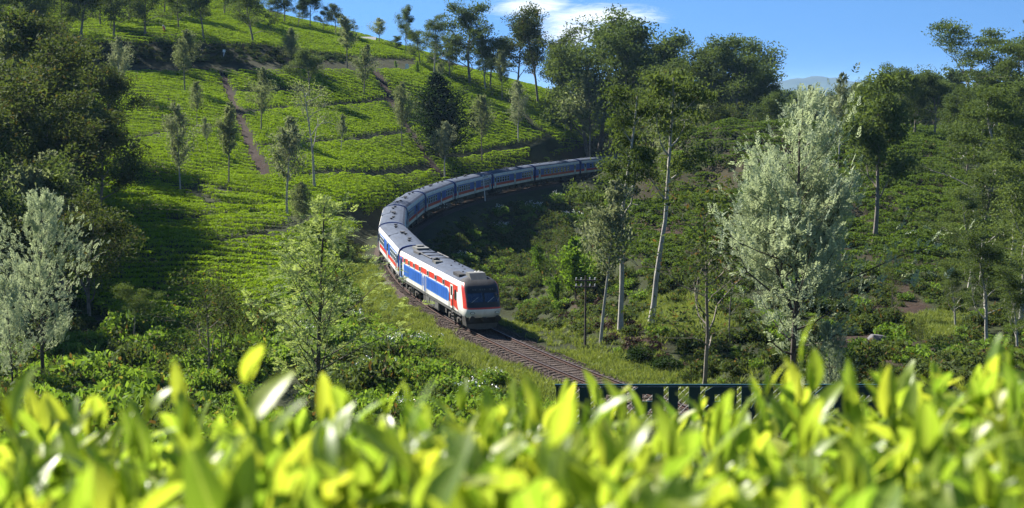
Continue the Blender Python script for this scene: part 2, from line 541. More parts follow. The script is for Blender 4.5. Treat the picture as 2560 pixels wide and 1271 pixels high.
M['tin'] = mat('grey_tin_roof', (0.32, 0.33, 0.34), 0.5, var=0.12)
M['skin'] = mat('brown_skin', (0.20, 0.11, 0.07), 0.6)
M['cloth_red'] = mat('red_cloth', (0.50, 0.03, 0.03), 0.9)
M['cloth_white'] = mat('white_cloth', (0.75, 0.74, 0.72), 0.9)
M['mountain'] = mat('far_forest', (0.045, 0.062, 0.035), 0.95, var=0.4, scale=0.0025, spec=0.1)

# terrain: leaf-litter floor, soil and grass by zone, all with their own grain
tm = bpy.data.materials.new('ground_cover'); tm.use_nodes = True
nt = tm.node_tree
p = nt.nodes['Principled BSDF']; p.inputs['Roughness'].default_value = 0.95; p.inputs['Specular IOR Level'].default_value = 0.1
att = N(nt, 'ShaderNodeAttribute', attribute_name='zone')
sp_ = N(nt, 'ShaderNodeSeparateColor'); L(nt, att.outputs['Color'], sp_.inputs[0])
geo = N(nt, 'ShaderNodeNewGeometry')
n1 = N(nt, 'ShaderNodeTexNoise', inp={'Scale': 0.35, 'Detail': 8.0, 'Roughness': 0.7}); L(nt, geo.outputs['Position'], n1.inputs['Vector'])
n2 = N(nt, 'ShaderNodeTexNoise', inp={'Scale': 3.0, 'Detail': 6.0, 'Roughness': 0.7}); L(nt, geo.outputs['Position'], n2.inputs['Vector'])


def mixn(fac, a, b):
    m = N(nt, 'ShaderNodeMix', data_type='RGBA')
    for k, v in ((0, fac), (6, a), (7, b)):
        if isinstance(v, (tuple, float)):
            m.inputs[k].default_value = v
        else:
            L(nt, v, m.inputs[k])
    return m.outputs[2]


r1 = N(nt, 'ShaderNodeMapRange', inp={'From Min': .35, 'From Max': .65}); L(nt, n1.outputs['Fac'], r1.inputs['Value'])
r2 = N(nt, 'ShaderNodeMapRange', inp={'From Min': .3, 'From Max': .7}); L(nt, n2.outputs['Fac'], r2.inputs['Value'])
floor_c = mixn(r1.outputs[0], (0.020, 0.022, 0.010, 1), (0.034, 0.045, 0.014, 1))
grass_c = mixn(r2.outputs[0], (0.050, 0.075, 0.017, 1), (0.115, 0.14, 0.038, 1))
soil_c = mixn(r2.outputs[0], (0.018, 0.012, 0.009, 1), (0.062, 0.040, 0.030, 1))  # dark earth, deepened further to paint in hedge shade along the paths
gr = N(nt, 'ShaderNodeMath', operation='MULTIPLY_ADD', use_clamp=True, inp={1: 0.5}); L(nt, n2.outputs['Fac'], gr.inputs[0])
ge = N(nt, 'ShaderNodeMath', operation='MULTIPLY_ADD', inp={1: 2.0, 2: -0.75}); L(nt, sp_.outputs['Green'], ge.inputs[0]); L(nt, ge.outputs[0], gr.inputs[2])
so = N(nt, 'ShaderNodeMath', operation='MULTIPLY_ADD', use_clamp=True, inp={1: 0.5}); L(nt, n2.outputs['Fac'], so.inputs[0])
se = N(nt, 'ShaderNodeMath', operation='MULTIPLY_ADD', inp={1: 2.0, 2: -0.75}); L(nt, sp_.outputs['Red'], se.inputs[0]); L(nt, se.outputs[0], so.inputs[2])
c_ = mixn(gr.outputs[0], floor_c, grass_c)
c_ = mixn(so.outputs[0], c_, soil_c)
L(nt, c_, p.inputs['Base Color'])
bp = N(nt, 'ShaderNodeBump', inp={'Strength': 0.7, 'Distance': 0.12}); L(nt, n2.outputs['Fac'], bp.inputs['Height']); L(nt, bp.outputs[0], p.inputs['Normal'])
M['ground'] = tm


# ------------------------------------------------------------------ zones
def inside(px, py, poly):
    px, py = np.asarray(px, float), np.asarray(py, float)
    res = np.zeros(px.shape, bool)
    n = len(poly)
    for i in range(n):
        x1, y1 = poly[i]; x2, y2 = poly[(i + 1) % n]
        c = ((y1 > py) != (y2 > py)) & (px < (x2 - x1) * (py - y1) / (y2 - y1 + 1e-12) + x1)
        res ^= c
    return res


def polyline_dist(X, Y, pts):
    d = np.full(np.shape(X), 1e9)
    for (a, b) in zip(pts[:-1], pts[1:]):
        ab = b - a
        t = np.clip(((X - a[0]) * ab[0] + (Y - a[1]) * ab[1]) / (ab @ ab), 0, 1)
        d = np.minimum(d, np.hypot(X - a[0] - t * ab[0], Y - a[1] - t * ab[1]))
    return d


def on_ground(pl, y0=100):
    out = []
    for p_ in pl:
        h = hit(p_[0], p_[1], y0)
        if h is not None:
            out.append(h[:2])
    return np.array(out)


TEA_A = [(150, 440), (180, 300), (120, 188), (450, 184), (700, 181), (1030, 180), (1120, 203), (1290, 245), (1420, 285), (1560, 322), (1490, 345), (1420, 395), (1330, 412), (1130, 470), (960, 530), (905, 590), (850, 650), (760, 720),
         (640, 805), (330, 820), (200, 760), (150, 600)]
TEA_B = [(150, 112), (640, 114), (860, 141), (1060, 151), (1100, 150), (1044, 118), (670, 36), (560, -70), (-50, -80), (-50, 100)]
TEA_D = [(1020, 184), (1050, 140), (1130, 170), (1240, 190), (1400, 240), (1580, 305), (1570, 330), (1290, 252)]
TEA_C = [(1630, 312), (2340, 322), (2440, 500), (2320, 720), (1900, 660), (1690, 700), (1570, 640), (1545, 520), (1590, 420)]
drains = [on_ground(pl) for pl in ([(553, 186), (565, 215), (580, 255), (603, 312), (632, 382), (668, 446)], [(940, 182), (965, 230), (1000, 290), (1025, 330), (1052, 380), (1092, 432)])]
trails = [on_ground(pl) for pl in ([(575, 236), (650, 232), (760, 228)], [(612, 286), (740, 272), (880, 262), (968, 254)], [(198, 452), (300, 456), (400, 462), (470, 478), (560, 520), (690, 522)],
                                   [(480, 462), (590, 490), (700, 505)], [(1382, 350), (1350, 380), (1330, 408)], [(1090, 400), (1250, 375), (1372, 348)], [(760, 448), (880, 438), (1060, 420)],
                                   [(1270, 252), (1330, 320), (1382, 350)], [(650, 372), (760, 362), (1010, 335)], [(280, 372), (430, 330), (610, 330)],
                                   [(560, 610), (720, 575), (900, 540)], [(420, 560), (600, 540), (760, 548)])]

# ground zones painted on the sheet: red soil, green verge
PXX, PYY = project(GXX, np.maximum(GYY, 1), GZ)
zone = np.zeros(GXX.shape + (4,), np.float32); zone[..., 3] = 1
soil = np.zeros(GXX.shape); verge = np.zeros(GXX.shape)
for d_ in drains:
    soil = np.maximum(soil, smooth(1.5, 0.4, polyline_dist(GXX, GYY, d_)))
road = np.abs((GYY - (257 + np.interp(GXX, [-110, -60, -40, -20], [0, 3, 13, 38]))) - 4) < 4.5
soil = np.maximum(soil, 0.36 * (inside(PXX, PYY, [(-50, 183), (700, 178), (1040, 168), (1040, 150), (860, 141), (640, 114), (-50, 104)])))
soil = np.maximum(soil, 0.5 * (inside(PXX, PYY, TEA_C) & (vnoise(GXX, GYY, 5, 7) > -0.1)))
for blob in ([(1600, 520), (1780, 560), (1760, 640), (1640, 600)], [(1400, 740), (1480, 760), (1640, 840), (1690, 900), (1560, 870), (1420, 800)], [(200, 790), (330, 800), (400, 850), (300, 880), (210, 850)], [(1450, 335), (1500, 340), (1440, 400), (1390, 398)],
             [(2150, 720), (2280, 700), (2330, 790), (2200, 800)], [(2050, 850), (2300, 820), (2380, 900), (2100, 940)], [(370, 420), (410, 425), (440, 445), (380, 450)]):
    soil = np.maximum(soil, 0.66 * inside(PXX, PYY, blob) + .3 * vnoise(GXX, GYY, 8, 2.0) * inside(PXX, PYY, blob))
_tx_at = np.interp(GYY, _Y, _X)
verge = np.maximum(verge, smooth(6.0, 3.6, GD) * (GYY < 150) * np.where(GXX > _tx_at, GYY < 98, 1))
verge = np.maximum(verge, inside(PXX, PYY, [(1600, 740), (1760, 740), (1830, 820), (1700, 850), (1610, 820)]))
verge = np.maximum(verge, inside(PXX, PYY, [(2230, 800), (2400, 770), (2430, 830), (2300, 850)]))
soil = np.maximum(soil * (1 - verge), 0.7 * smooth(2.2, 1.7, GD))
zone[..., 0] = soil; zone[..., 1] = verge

# one sheet: fine near the line, coarse out to the horizon
def graded(core, lo, hi):
    a, step = [core[0]], 3.0
    while a[-1] > lo:
        a.append(a[-1] - step); step *= 1.35
    b, step = [core[-1]], 3.0
    while b[-1] < hi:
        b.append(b[-1] + step); step *= 1.35
    return np.r_[a[:0:-1], core, b[1:]]


sx = graded(gx, -8000, 8000); sy = graded(gy, -300, 10500)
SXX, SYY = np.meshgrid(sx, sy, indexing='ij')
cx, cy = np.clip(SXX, GX0, GX1), np.clip(SYY, GY0, GY1)
SZ = bil(GZ, cx, cy)
out_d = np.hypot(SXX - cx, SYY - cy)
far_z = -18 + 6 * np.sin(SXX / 230) * np.cos(SYY / 310)
SZ = SZ + (far_z - SZ) * smooth(0, 260, out_d)
nx, ny = SXX.shape
ii, jj = np.meshgrid(np.arange(nx - 1), np.arange(ny - 1), indexing='ij')
F = np.stack([ii * ny + jj, (ii + 1) * ny + jj, (ii + 1) * ny + jj + 1, ii * ny + jj + 1], -1).reshape(-1, 4)
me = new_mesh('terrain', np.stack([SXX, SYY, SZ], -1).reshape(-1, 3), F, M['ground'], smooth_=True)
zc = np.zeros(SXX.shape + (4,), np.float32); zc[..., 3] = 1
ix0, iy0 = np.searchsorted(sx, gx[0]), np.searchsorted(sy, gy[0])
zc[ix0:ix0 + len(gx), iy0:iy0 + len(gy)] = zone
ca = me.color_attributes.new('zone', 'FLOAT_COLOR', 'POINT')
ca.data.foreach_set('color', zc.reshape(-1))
tag(link('terrain', me), kind='structure')

# far mountain ridge beyond the wood
def ridge(name, D, pts, depth, seed):
    """a ridge with a crest through pts (px, py) at distance D"""
    xs = np.linspace(pts[0][0], pts[-1][0], 90)
    ys = np.interp(xs, [q[0] for q in pts], [q[1] for q in pts]) + vnoise(xs, xs * 0, seed, 22) * 7 + vnoise(xs, xs * 0, seed + 1, 7) * 2.5
    X = (xs - 1280) / FPX * D
    top = CAMZ + (YH - ys) / FPX * D
    V = []
    rows = 26
    base = -24
    for j in range(rows):
        t = j / (rows - 1) * 2 - 1
        prof = (1 - abs(t)) ** 1.15
        jit = vnoise(X, np.full_like(X, j * 60.0), seed + 3, 170) * 50 * (1 - abs(t)) * (abs(t) > .04)
        V.append(np.stack([X * (1 + .03 * t), np.full_like(X, D) + t * depth + jit * 3, base + (top - base) * prof + jit * .5], -1))
    V = np.array(V)
    m, k = V.shape[:2]
    a, b = np.meshgrid(np.arange(m - 1), np.arange(k - 1), indexing='ij')
    F = np.stack([a * k + b, a * k + b + 1, (a + 1) * k + b + 1, (a + 1) * k + b], -1).reshape(-1, 4)
    return tag(link(name, new_mesh(name, V.reshape(-1, 3), F, M['mountain'])), kind='structure')


ridge('mountain', 8600, [(1500, 262), (1750, 232), (1900, 214), (1950, 199), (1985, 190), (2040, 189), (2100, 196), (2140, 203), (2200, 214), (2300, 226), (2600, 236), (2900, 262)], 900, 11)
ridge('hills', 5600, [(900, 262), (1300, 236), (1700, 240), (1950, 226), (2100, 222), (2300, 214), (2500, 224), (2800, 262)], 520, 23)

# ------------------------------------------------------------------ railway track
trk = bpy.data.objects.new('railway_track', None); COL.objects.link(trk)
tag(trk, kind='structure')
ss = np.arange(-50, 214, 1.0)
tx, ty, th = track(ss)
nxv, nyv = np.cos(th), -np.sin(th)               # to the right when looking away from the camera


def sweep(profile, closed=True):
    """profile: (offset, z) points swept along the line"""
    k = len(profile)
    V = np.stack([np.stack([tx + nxv * o, ty + nyv * o, np.full_like(tx, z)], -1) for o, z in profile], 1).reshape(-1, 3)
    n = len(tx)
    i = np.arange(n - 1)[:, None] * k
    j = np.arange(k if closed else k - 1)[None]
    return V, np.stack([i + j, i + (j + 1) % k, i + k + (j + 1) % k, i + k + j], -1).reshape(-1, 4)


V, F = sweep([(-2.1, -.46), (-1.6, -.27), (-1.2, -.225), (-.5, -.215), (.5, -.215), (1.2, -.225), (1.6, -.27), (2.1, -.46)], False)
V[:, 2] += rng.normal(0, .015, len(V))
link('ballast_bed', new_mesh('ballast_bed', V, F, mat('ballast_gravel', (0.085, 0.066, 0.058), 0.95, spec=0.05, var=0.4, scale=7, bump=1.0, bscale=22), smooth_=True), trk)
for sgn in (-1, 1):
    o = sgn * .872
    V, F = sweep([(o - .075, -.165), (o - .07, -.145), (o - .012, -.125), (o - .012, -.05), (o - .036, -.04), (o - .036, -.004), (o - .03, 0), (o + .03, 0), (o + .036, -.004), (o + .036, -.04), (o + .012, -.05), (o + .012, -.125), (o + .07, -.145), (o + .075, -.165)])
    mi = np.zeros(len(F), int); mi[np.arange(len(F)) % 14 == 6] = 1
    link('rail', new_mesh('rail', V, F, [M['rust'], M['railtop']], mi), trk)
sl = []
for v in range(4):
    r_ = np.random.default_rng(40 + v)
    mb = MB()
    mb.box(-.13, .13, -1.37 - r_.random() * .12, 1.37 + r_.random() * .12, -.30, -.162, 0, 0.02)
    for y in (-.872, .872):
        mb.box(-.08, .08, y - .17, y - .085, -.166, -.13)
        mb.box(-.08, .08, y + .085, y + .17, -.166, -.13)
    me = mb.mesh('sleeper', [M['sleeper']])
    co = np.array([q.co[:] for q in me.vertices]); co += r_.normal(0, .006, co.shape)
    me.vertices.foreach_set('co', co.ravel().astype(np.float32)); me.update()
    sl.append(me)
for k, s_ in enumerate(np.arange(-46, 152, .69)):
    x, y, h = track(s_)
    o = link('sleeper', sl[k % 4], trk, (x, y, random.uniform(-.02, .004)), (0, 0, math.pi / 2 - h + random.uniform(-.03, .03)))

# ------------------------------------------------------------------ train
SILL, EAVE = 1.22, 3.12
LC, LP, GAP = 20.65, 22.69, 0.9


def bogie_mesh():
    mb = MB()
    for s in (-1, 1):
        mb.prism([(-1.9, .62), (-1.5, .78), (-.7, .78), (-.45, .55), (.45, .55), (.7, .78), (1.5, .78), (1.9, .62), (1.75, .5), (.8, .38), (-.8, .38), (-1.75, .5)], 'y', s * 1.12 - .06, s * 1.12 + .06)
        for x in (-1.25, 1.25):
            mb.box(x - .17, x + .17, s * 1.2 - .1, s * 1.2 + .1, .33, .66, 1)
        for x in (-.32, .32):
            mb.disc((x, s * 1.18, .62), .13, 'z', .42, 1, 10)
    mb.box(-.3, .3, -1.1, 1.1, .5, .8)
    return mb.mesh('bogie', [M['under'], M['steel']])


def wheelset_mesh():
    mb = MB()
    for s in (-1, 1):
        mb.disc((0, s * .86, .46), .46, 'y', .11, 0, 20)
        mb.disc((0, s * .93, .46), .16, 'y', .06, 1, 12)
    mb.disc((0, 0, .46), .07, 'y', 1.7, 0, 8)
    return mb.mesh('wheelset', [M['under'], M['steel']])


BOGIE, WHEEL = bogie_mesh(), wheelset_mesh()


def add_bogie(root, x, axles=(-1.25, 1.25)):
    b = link('bogie', BOGIE, root, (x, 0, 0))
    for a in axles:
        link('wheelset', WHEEL, b, (a, 0, 0))


SECT = [(1.40, SILL), (1.42, 1.62), (1.42, 1.99), (1.42, 3.08), (1.40, 3.30), (1.31, 3.52), (1.08, 3.70), (.72, 3.82), (.36, 3.88), (0, 3.90)]


def ring_shell(x0, x1, sect, mats_for, mb, xs=None):
    pts = [(y, z) for y, z in sect] + [(-y, z) for y, z in reversed(sect[:-1])]
    k = len(sect) - 1
    idx = [mats_for[i] if i < k else mats_for[2 * k - 1 - i] for i in range(2 * k)]
    xs = xs or [x0, x1]
    for a, b in zip(xs[:-1], xs[1:]):
        for i in range(len(pts) - 1):
            (ya, za), (yb, zb) = pts[i], pts[i + 1]
            mb.face([(a, ya, za), (b, ya, za), (b, yb, zb), (a, yb, zb)], idx[i])


def win_mesh(w, h, panes=2):
    fr, gl = MB(), MB()
    t = .055
    fr.box(-w / 2, w / 2, 0, .035, 0, t); fr.box(-w / 2, w / 2, 0, .035, h - t, h)
    fr.box(-w / 2, -w / 2 + t, 0, .035, t, h - t); fr.box(w / 2 - t, w / 2, 0, .035, t, h - t)
    if panes == 2:
        fr.box(-w / 2 + t, w / 2 - t, 0, .03, h * .55 - .03, h * .55 + .03)
        gl.box(-w / 2 + t, w / 2 - t, 0.002, .012, t, h * .55 - .03); gl.box(-w / 2 + t, w / 2 - t, 0.002, .012, h * .55 + .03, h - t)
    else:
        gl.box(-w / 2 + t, w / 2 - t, 0.002, .012, t, h - t)
    return fr.mesh('window', [M['frame']]), gl.mesh('pane', [M['glass']])


WIN = win_mesh(.92, .88)
SMALLWIN = win_mesh(.60, .55, 1)


def put_side(me, name, root, x, z, side, sub=None, subname='pane'):
    rz = 0 if side > 0 else math.pi
    o = link(name, me, root, (x, side * 1.42, z), (0, 0, rz))
    if sub is not None:
        link(subname, sub, o)
    return o


def door_meshes():
    d, g, h = MB(), MB(), MB()
    d.box(-.42, .42, 0, .02, 0, 1.86, 0, 0.0)
    d.box(-.46, -.42, 0, .04, -.02, 1.90, 1); d.box(.42, .46, 0, .04, -.02, 1.90, 1)
    g.box(-.24, .24, .022, .03, 1.0, 1.66)
    h.tube([(.56, .03, -.1), (.56, .10, 0), (.56, .10, 1.2), (.56, .03, 1.3)], .022, 5)
    return d.mesh('door', [M['frame'], M['seam']]), g.mesh('pane', [M['glass']]), h.mesh('handrail', [M['galv']])


DOOR = door_meshes()


def roof_vent():
    mb = MB()
    mb.disc((0, 0, .05), .09, 'z', .10, 0, 10); mb.disc((0, 0, .14), .18, 'z', .10, 0, 12)
    return mb.mesh('roof_vent', [M['seam']])


VENT = roof_vent()


def make_coach(layout):
    root = bpy.data.objects.new('passenger_coach', None); COL.objects.link(root)
    h = LC / 2
    mb = MB()
    ring_shell(-h + .12, h - .12, SECT[:5], [0, 1, 2, 2], MB())
    # sides and cornice
    lower = MB()
    for s in (1, -1):
        for i, m in enumerate([0, 1, 2]):
            (ya, za), (yb, zb) = SECT[i], SECT[i + 1]
            lower.face([(-h, s * ya, za), (h, s * ya, za), (h, s * yb, zb), (-h, s * yb, zb)][::s], m)
    for x, s in ((-h, -1), (h, 1)):
        lower.face([(x, y, z) for y, z in (SECT[:-1] + [SECT[-1]] + [(-y, z) for y, z in reversed(SECT[:-1])])][::s], 3)
    lower.face([(-h, 1.40, SILL), (-h, -1.40, SILL), (h, -1.40, SILL), (h, 1.40, SILL)], 4)
    lower.build('body', [M['white'], M['red'], M['blue'], M['dblue'], M['under']], root)
    rf = MB()
    xs = [-h + .1, -3.4, 3.4, h - .1]
    pts = SECT[3:] + [(-y, z) for y, z in reversed(SECT[3:-1])]
    for a, b in zip(xs[:-1], xs[1:]):
        for i in range(len(pts) - 1):
            (ya, za), (yb, zb) = pts[i], pts[i + 1]
            up = .012
            rf.face([(a, ya * 1.006, za + up), (b, ya * 1.006, za + up), (b, yb * 1.006, zb + up), (a, yb * 1.006, zb + up)][::-1], 0 if i in (0, 1, len(pts) - 2, len(pts) - 3) else 1)
    roof = rf.build('roof', [M['white'], M['roof']], root)
    # rolled rims at the ends, roof seams
    for x0, x1 in ((-h - .02, -h + .16), (h - .16, h + .02)):
        rim = MB()
        for (ya, za), (yb, zb) in zip(pts[:-1], pts[1:]):
            q = 1.028
            rim.face([(x0, ya * q, za + .03), (x1, ya * q, za + .03), (x1, yb * q, zb + .03), (x0, yb * q, zb + .03)][::-1], 0)
        rim.build('end_rim', [M['dblue']], root)
    for x in (-3.4, 3.4):
        sm_ = MB()
        for (ya, za), (yb, zb) in zip(pts[1:-2], pts[2:-1]):
            sm_.face([(x - .03, ya * 1.012, za + .025), (x + .03, ya * 1.012, za + .025), (x + .03, yb * 1.012, zb + .025), (x - .03, yb * 1.012, zb + .025)][::-1], 0)
        link('roof_seam', sm_.mesh('roof_seam', [M['seam']]), roof)
    for x, y in ((-7.6, .1), (-5.4, -.1), (1.4, .15), (5.6, .1), (7.2, -.1)):
        link('roof_vent', VENT, roof, (x, y, 3.90))
    link('roof_vent', VENT, roof, (0.1, .0, 3.90), scale=(1.9, 1.5, 1.1))
    pa = MB(); pa.box(-1.6, 1.6, -.5, .5, 0, .05, 0, .04)
    link('roof_hatch', pa.mesh('roof_hatch', [M['roof']]), roof, (-1.8, -.85, 3.76), (R(17), 0, 0))
    # gangway bellows
    for x in (-h - .42, h):
        g = MB()
        for k in range(4):
            g.box(x + k * .105, x + k * .105 + .07, -.62, .62, 1.3, 3.35, 0, 0)
        g.box(x, x + .42, -.55, .55, 1.35, 3.3, 0)
        g.build('gangway', [M['seam']], root)
    for side in (1, -1):
        for kind, x in layout:
            if kind == 'w':
                put_side(WIN[0], 'window', root, x, 2.05, side, WIN[1])
            else:
                o = put_side(DOOR[0], 'door', root, x, SILL + .02, side, DOOR[1])
                link('handrail', DOOR[2], o)
    uf = MB()
    uf.box(-h + .1, h - .1, -1.25, 1.25, .98, SILL - .004)
    for x0, x1, y0, y1, z0 in ((-4.2, -2.0, .5, 1.25, .45), (-1.2, 1.4, .55, 1.2, .55), (2.2, 3.6, .4, 1.25, .5), (-3.6, -1.6, -1.25, -.5, .5), (.4, 3.2, -1.22, -.5, .45)):
        uf.box(x0, x1, y0, y1, z0, .98, 0, .05)
    for s in (1, -1):
        for x in (-5.0, 5.0):
            uf.tube([(x, s * 1.1, 1.0), (x * .55, s * 1.1, .62), (-x * .1, s * 1.1, .62)], .04, 5)
    uf.build('underframe', [M['under']], root)
    for x in (-7.1, 7.1):
        add_bogie(root, x)
    for x in (-h - .35, h):
        b = MB()
        for y in (-.98, .98):
            b.disc((x + .18, y, 1.05), .1, 'x', .4, 0, 8); b.disc((x + (.0 if x < 0 else .36), y, 1.05), .22, 'x', .05, 0, 12)
        b.box(x, x + .35, -.12, .12, .9, 1.1)
        b.build('buffers', [M['under']], root)
    return root


W4 = [1.15, 2.35, 3.55, 4.75]
lay_a = [('d', -9.2)] + [('w', -7.9 + 1.2 * i) for i in range(4)] + [('d', -.2)] + [('w', 3.2 + 1.2 * i) for i in range(5)] + [('d', 9.4)]
lay_b = [('d', 8.6)] + [('w', 6.2 - 1.55 * i) for i in range(8)] + [('d', -8.0)]
proto_a, proto_b = make_coach(lay_a), make_coach(lay_b)


def copy_tree(o, parent=None):
    c = o.copy(); COL.objects.link(c)
    if parent is not None:
        c.parent = parent
    for ch in list(o.children):
        copy_tree(ch, c)
    return c


coach_labels = [
    'blue passenger coach coupled directly behind the power car, sunlit side with white cornice',
    'second blue coach behind the power car, seen from above at the tightest bend',
    'third blue coach behind the power car, first to show its shaded side',
    'fourth blue coach from the power car, telegraph crossarm standing in front of it',
    'fifth blue coach from the power car, leaning white post standing in front of it',
    'sixth blue coach from the power car, with pale windows before the dark tea drain',
    'seventh blue coach from the power car, with one row of small windows',
    'last visible blue coach, half hidden by trees at the far end of the train',
]
for k in range(8):
    s0 = LP + GAP + k * (LC + GAP)
    first = {0: proto_a, 6: proto_b}.get(k)
    root = first or copy_tree(proto_b if k >= 6 else proto_a)
    xa, ya, _ = track(s0 + 3.2); xb, yb, _ = track(s0 + LC - 3.2)
    root.location = ((xa + xb) / 2, (ya + yb) / 2, 0)
    root.rotation_euler = (0, 0, math.atan2(ya - yb, xa - xb))
    tag(root, coach_labels[k], 'railway coach', 'blue coaches of the train')

# power car --------------------------------------------------------
pc = bpy.data.objects.new('power_car', None); COL.objects.link(pc)
xa, ya, _ = track(4.2); xb, yb, _ = track(LP - 4.2)
pc.location = ((xa + xb) / 2, (ya + yb) / 2, 0)
pc.rotation_euler = (0, 0, math.atan2(ya - yb, xa - xb))
tag(pc, 'white, red and blue diesel power car with black windscreen mask leading the train', 'locomotive')
hp = LP / 2
XN = hp - 2.45
PS = [(1.40, SILL), (1.43, 1.62), (1.43, 2.62), (1.43, 2.70), (1.43, 3.16), (1.40, 3.34), (1.30, 3.55), (1.06, 3.73), (.72, 3.84), (.36, 3.90), (0, 3.92)]
pm = [0, 0, 0, 1, 0, 0, 2, 2, 2, 2]
body = MB()
ring_shell(-hp, XN, PS, pm, body, [-hp, -5, 1, XN])
full = PS + [(-y, z) for y, z in reversed(PS[:-1])]
body.face([(-hp, y, z) for y, z in full], 3)
body.face([(-hp, 1.4, SILL), (-hp, -1.4, SILL), (XN, -1.4, SILL), (XN, 1.4, SILL)], 4)
body.build('body', [M['white'], M['red'], M['roof'], M['dblue'], M['under']], pc)
# nose: rounded-square rows
rows = [(1.06, 1.30, hp - .30), (1.26, 1.40, hp - .08), (1.58, 1.43, hp), (1.72, 1.43, hp - .01), (1.84, 1.43, hp - .05), (2.15, 1.43, hp - .16), (2.5, 1.43, hp - .36), (2.9, 1.43, hp - .62), (3.16, 1.43, hp - .82), (3.34, 1.40, hp - 1.0), (3.55, 1.30, hp - 1.3), (3.73, 1.06, hp - 1.65), (3.84, .72, hp - 2.0), (3.90, .36, hp - 2.3), (3.92, .02, XN + .02)]
EXP = .36
us = np.sin(np.linspace(-1, 1, 41) * math.pi / 2)
tt = np.linspace(-math.pi / 2, math.pi / 2, 41)


def nose_pt(t, z, off=0.0):
    zs = [r_[0] for r_ in rows]
    hw = np.interp(z, zs, [r_[1] for r_ in rows]); xf = np.interp(z, zs, [r_[2] for r_ in rows])
    y = hw * math.copysign(abs(math.sin(t)) ** EXP, t)
    x = XN + (xf - XN) * abs(math.cos(t)) ** EXP
    n = np.array([abs(math.cos(t)) ** 2, math.copysign(abs(math.sin(t)) ** 2, t), .28])
    n /= np.linalg.norm(n)
    return np.array([x, y, z]) + n * off


def t_of_u(u): return math.copysign(math.asin(min(1, abs(u)) ** (1 / EXP)), u)


ucol = sorted(set([-1, 1] + [round(s * v, 4) for s in (-1, 1) for v in (.0, .35, .7, .80, .86, .90, .93, .955, .975, .99, .997)]))
tcol = [t_of_u(u) for u in ucol]
tcol = [-math.pi / 2, -1.45] + tcol[1:-1] + [1.45, math.pi / 2]
# refine the side walls so that x is sampled behind the corner as well
extra = [1.2, 1.32, 1.40, 1.50, 1.54]
tcol = sorted(set([round(t, 4) for t in tcol] + [s * e for s in (-1, 1) for e in extra]))
nz = MB()
for (za, _, _), (zb, _, _) in zip(rows[:-1], rows[1:]):
    for ta, tb in zip(tcol[:-1], tcol[1:]):
        um = abs(math.sin((ta + tb) / 2)) ** EXP
        zm = (za + zb) / 2
        m = 0
        if zm > 1.72 and um < .985:
            m = 1 if (zm < 1.84 or um > .915) else 3
        if zm > 3.34:
            m = 1 if (.915 < um < .985 and zm < 3.55) else (4 if um < .985 or zm > 3.6 else 0)
        nz.face([nose_pt(ta, za), nose_pt(tb, za), nose_pt(tb, zb), nose_pt(ta, zb)], m)
me = nz.mesh('nose', [M['white'], M['red'], M['roof'], M['black'], M['roof_dark']])
nose = link('nose', me, pc)
import bmesh
bm = bmesh.new(); bm.from_mesh(me); bmesh.ops.remove_doubles(bm, verts=bm.verts, dist=.002); bmesh.ops.recalc_face_normals(bm, faces=bm.faces)
bm.to_mesh(me); bm.free()
me.polygons.foreach_set('use_smooth', np.ones(len(me.polygons), bool)); me.update()


def nose_patch(name, u0, u1, z0, z1, off, m, parent, n=6, rnd=.0):
    mb = MB()
    U = np.linspace(u0, u1, n + 1); Z = np.linspace(z0, z1, n + 1)
    for a, b in zip(U[:-1], U[1:]):
        for c, d in zip(Z[:-1], Z[1:]):
            mb.face([nose_pt(t_of_u(a), c, off), nose_pt(t_of_u(b), c, off), nose_pt(t_of_u(b), d, off), nose_pt(t_of_u(a), d, off)])
    # edges back to the shell
    for a, b in zip(U[:-1], U[1:]):
        mb.face([nose_pt(t_of_u(a), z0, 0), nose_pt(t_of_u(b), z0, 0), nose_pt(t_of_u(b), z0, off), nose_pt(t_of_u(a), z0, off)])
        mb.face([nose_pt(t_of_u(a), z1, off), nose_pt(t_of_u(b), z1, off), nose_pt(t_of_u(b), z1, 0), nose_pt(t_of_u(a), z1, 0)])
    return mb.build(name, [m], parent)


for u0, u1 in ((-.80, -.05), (.05, .80)):
    nose_patch('windscreen', u0, u1, 2.22, 2.84, .03, M['screen'], pc)
    w0, w1 = (u0 + u1) / 2, u1
    o = MB(); p0, p1 = nose_pt(t_of_u(u0 + .12), 2.2, .06), nose_pt(t_of_u(u0 + .5), 2.55, .06)
    o.tube([p0, p1], .014, 5); o.build('wiper', [M['galv']], pc)
nose_patch('destination_board', -.72, .72, 2.98, 3.18, .025, M['roof_dark'], pc)
for u in (-.5, -.38, -.12, .0, .12, .42, .55):
    nose_patch('display_mark', u - .025, u + .025, 3.03, 3.13, .035, M['unit'], pc, 1)
for s in (-1, 1):
    hl = MB()
    c = nose_pt(t_of_u(s * .66), 1.45, .02)
    hl.disc((0, 0, 0), .13, 'x', .06, 0, 12)
    hl.disc((.035, 0, 0), .10, 'x', .02, 1, 12)
    o = hl.build('headlight', [M['black'], M['lamp']], pc, loc=c)
    o.scale = (1, 1.5, .8)
# cab roof air-conditioner, horns
ac = MB(); ac.prism([(8.05, 3.84), (8.35, 4.14), (9.2, 4.14), (9.75, 3.70), (9.75, 3.62), (8.05, 3.62)], 'y', -.62, .62)
ac.build('roof_air_conditioner', [M['unit']], pc)
hn = MB()
for y in (-.2, .05):
    hn.tube([(7.4, .5 + y, 4.0), (7.9, .5 + y, 4.02)], [.05, .11], 8)
hn.box(7.3, 7.55, .2, .7, 3.8, 3.95)
hn.build('horn', [M['galv']], pc)
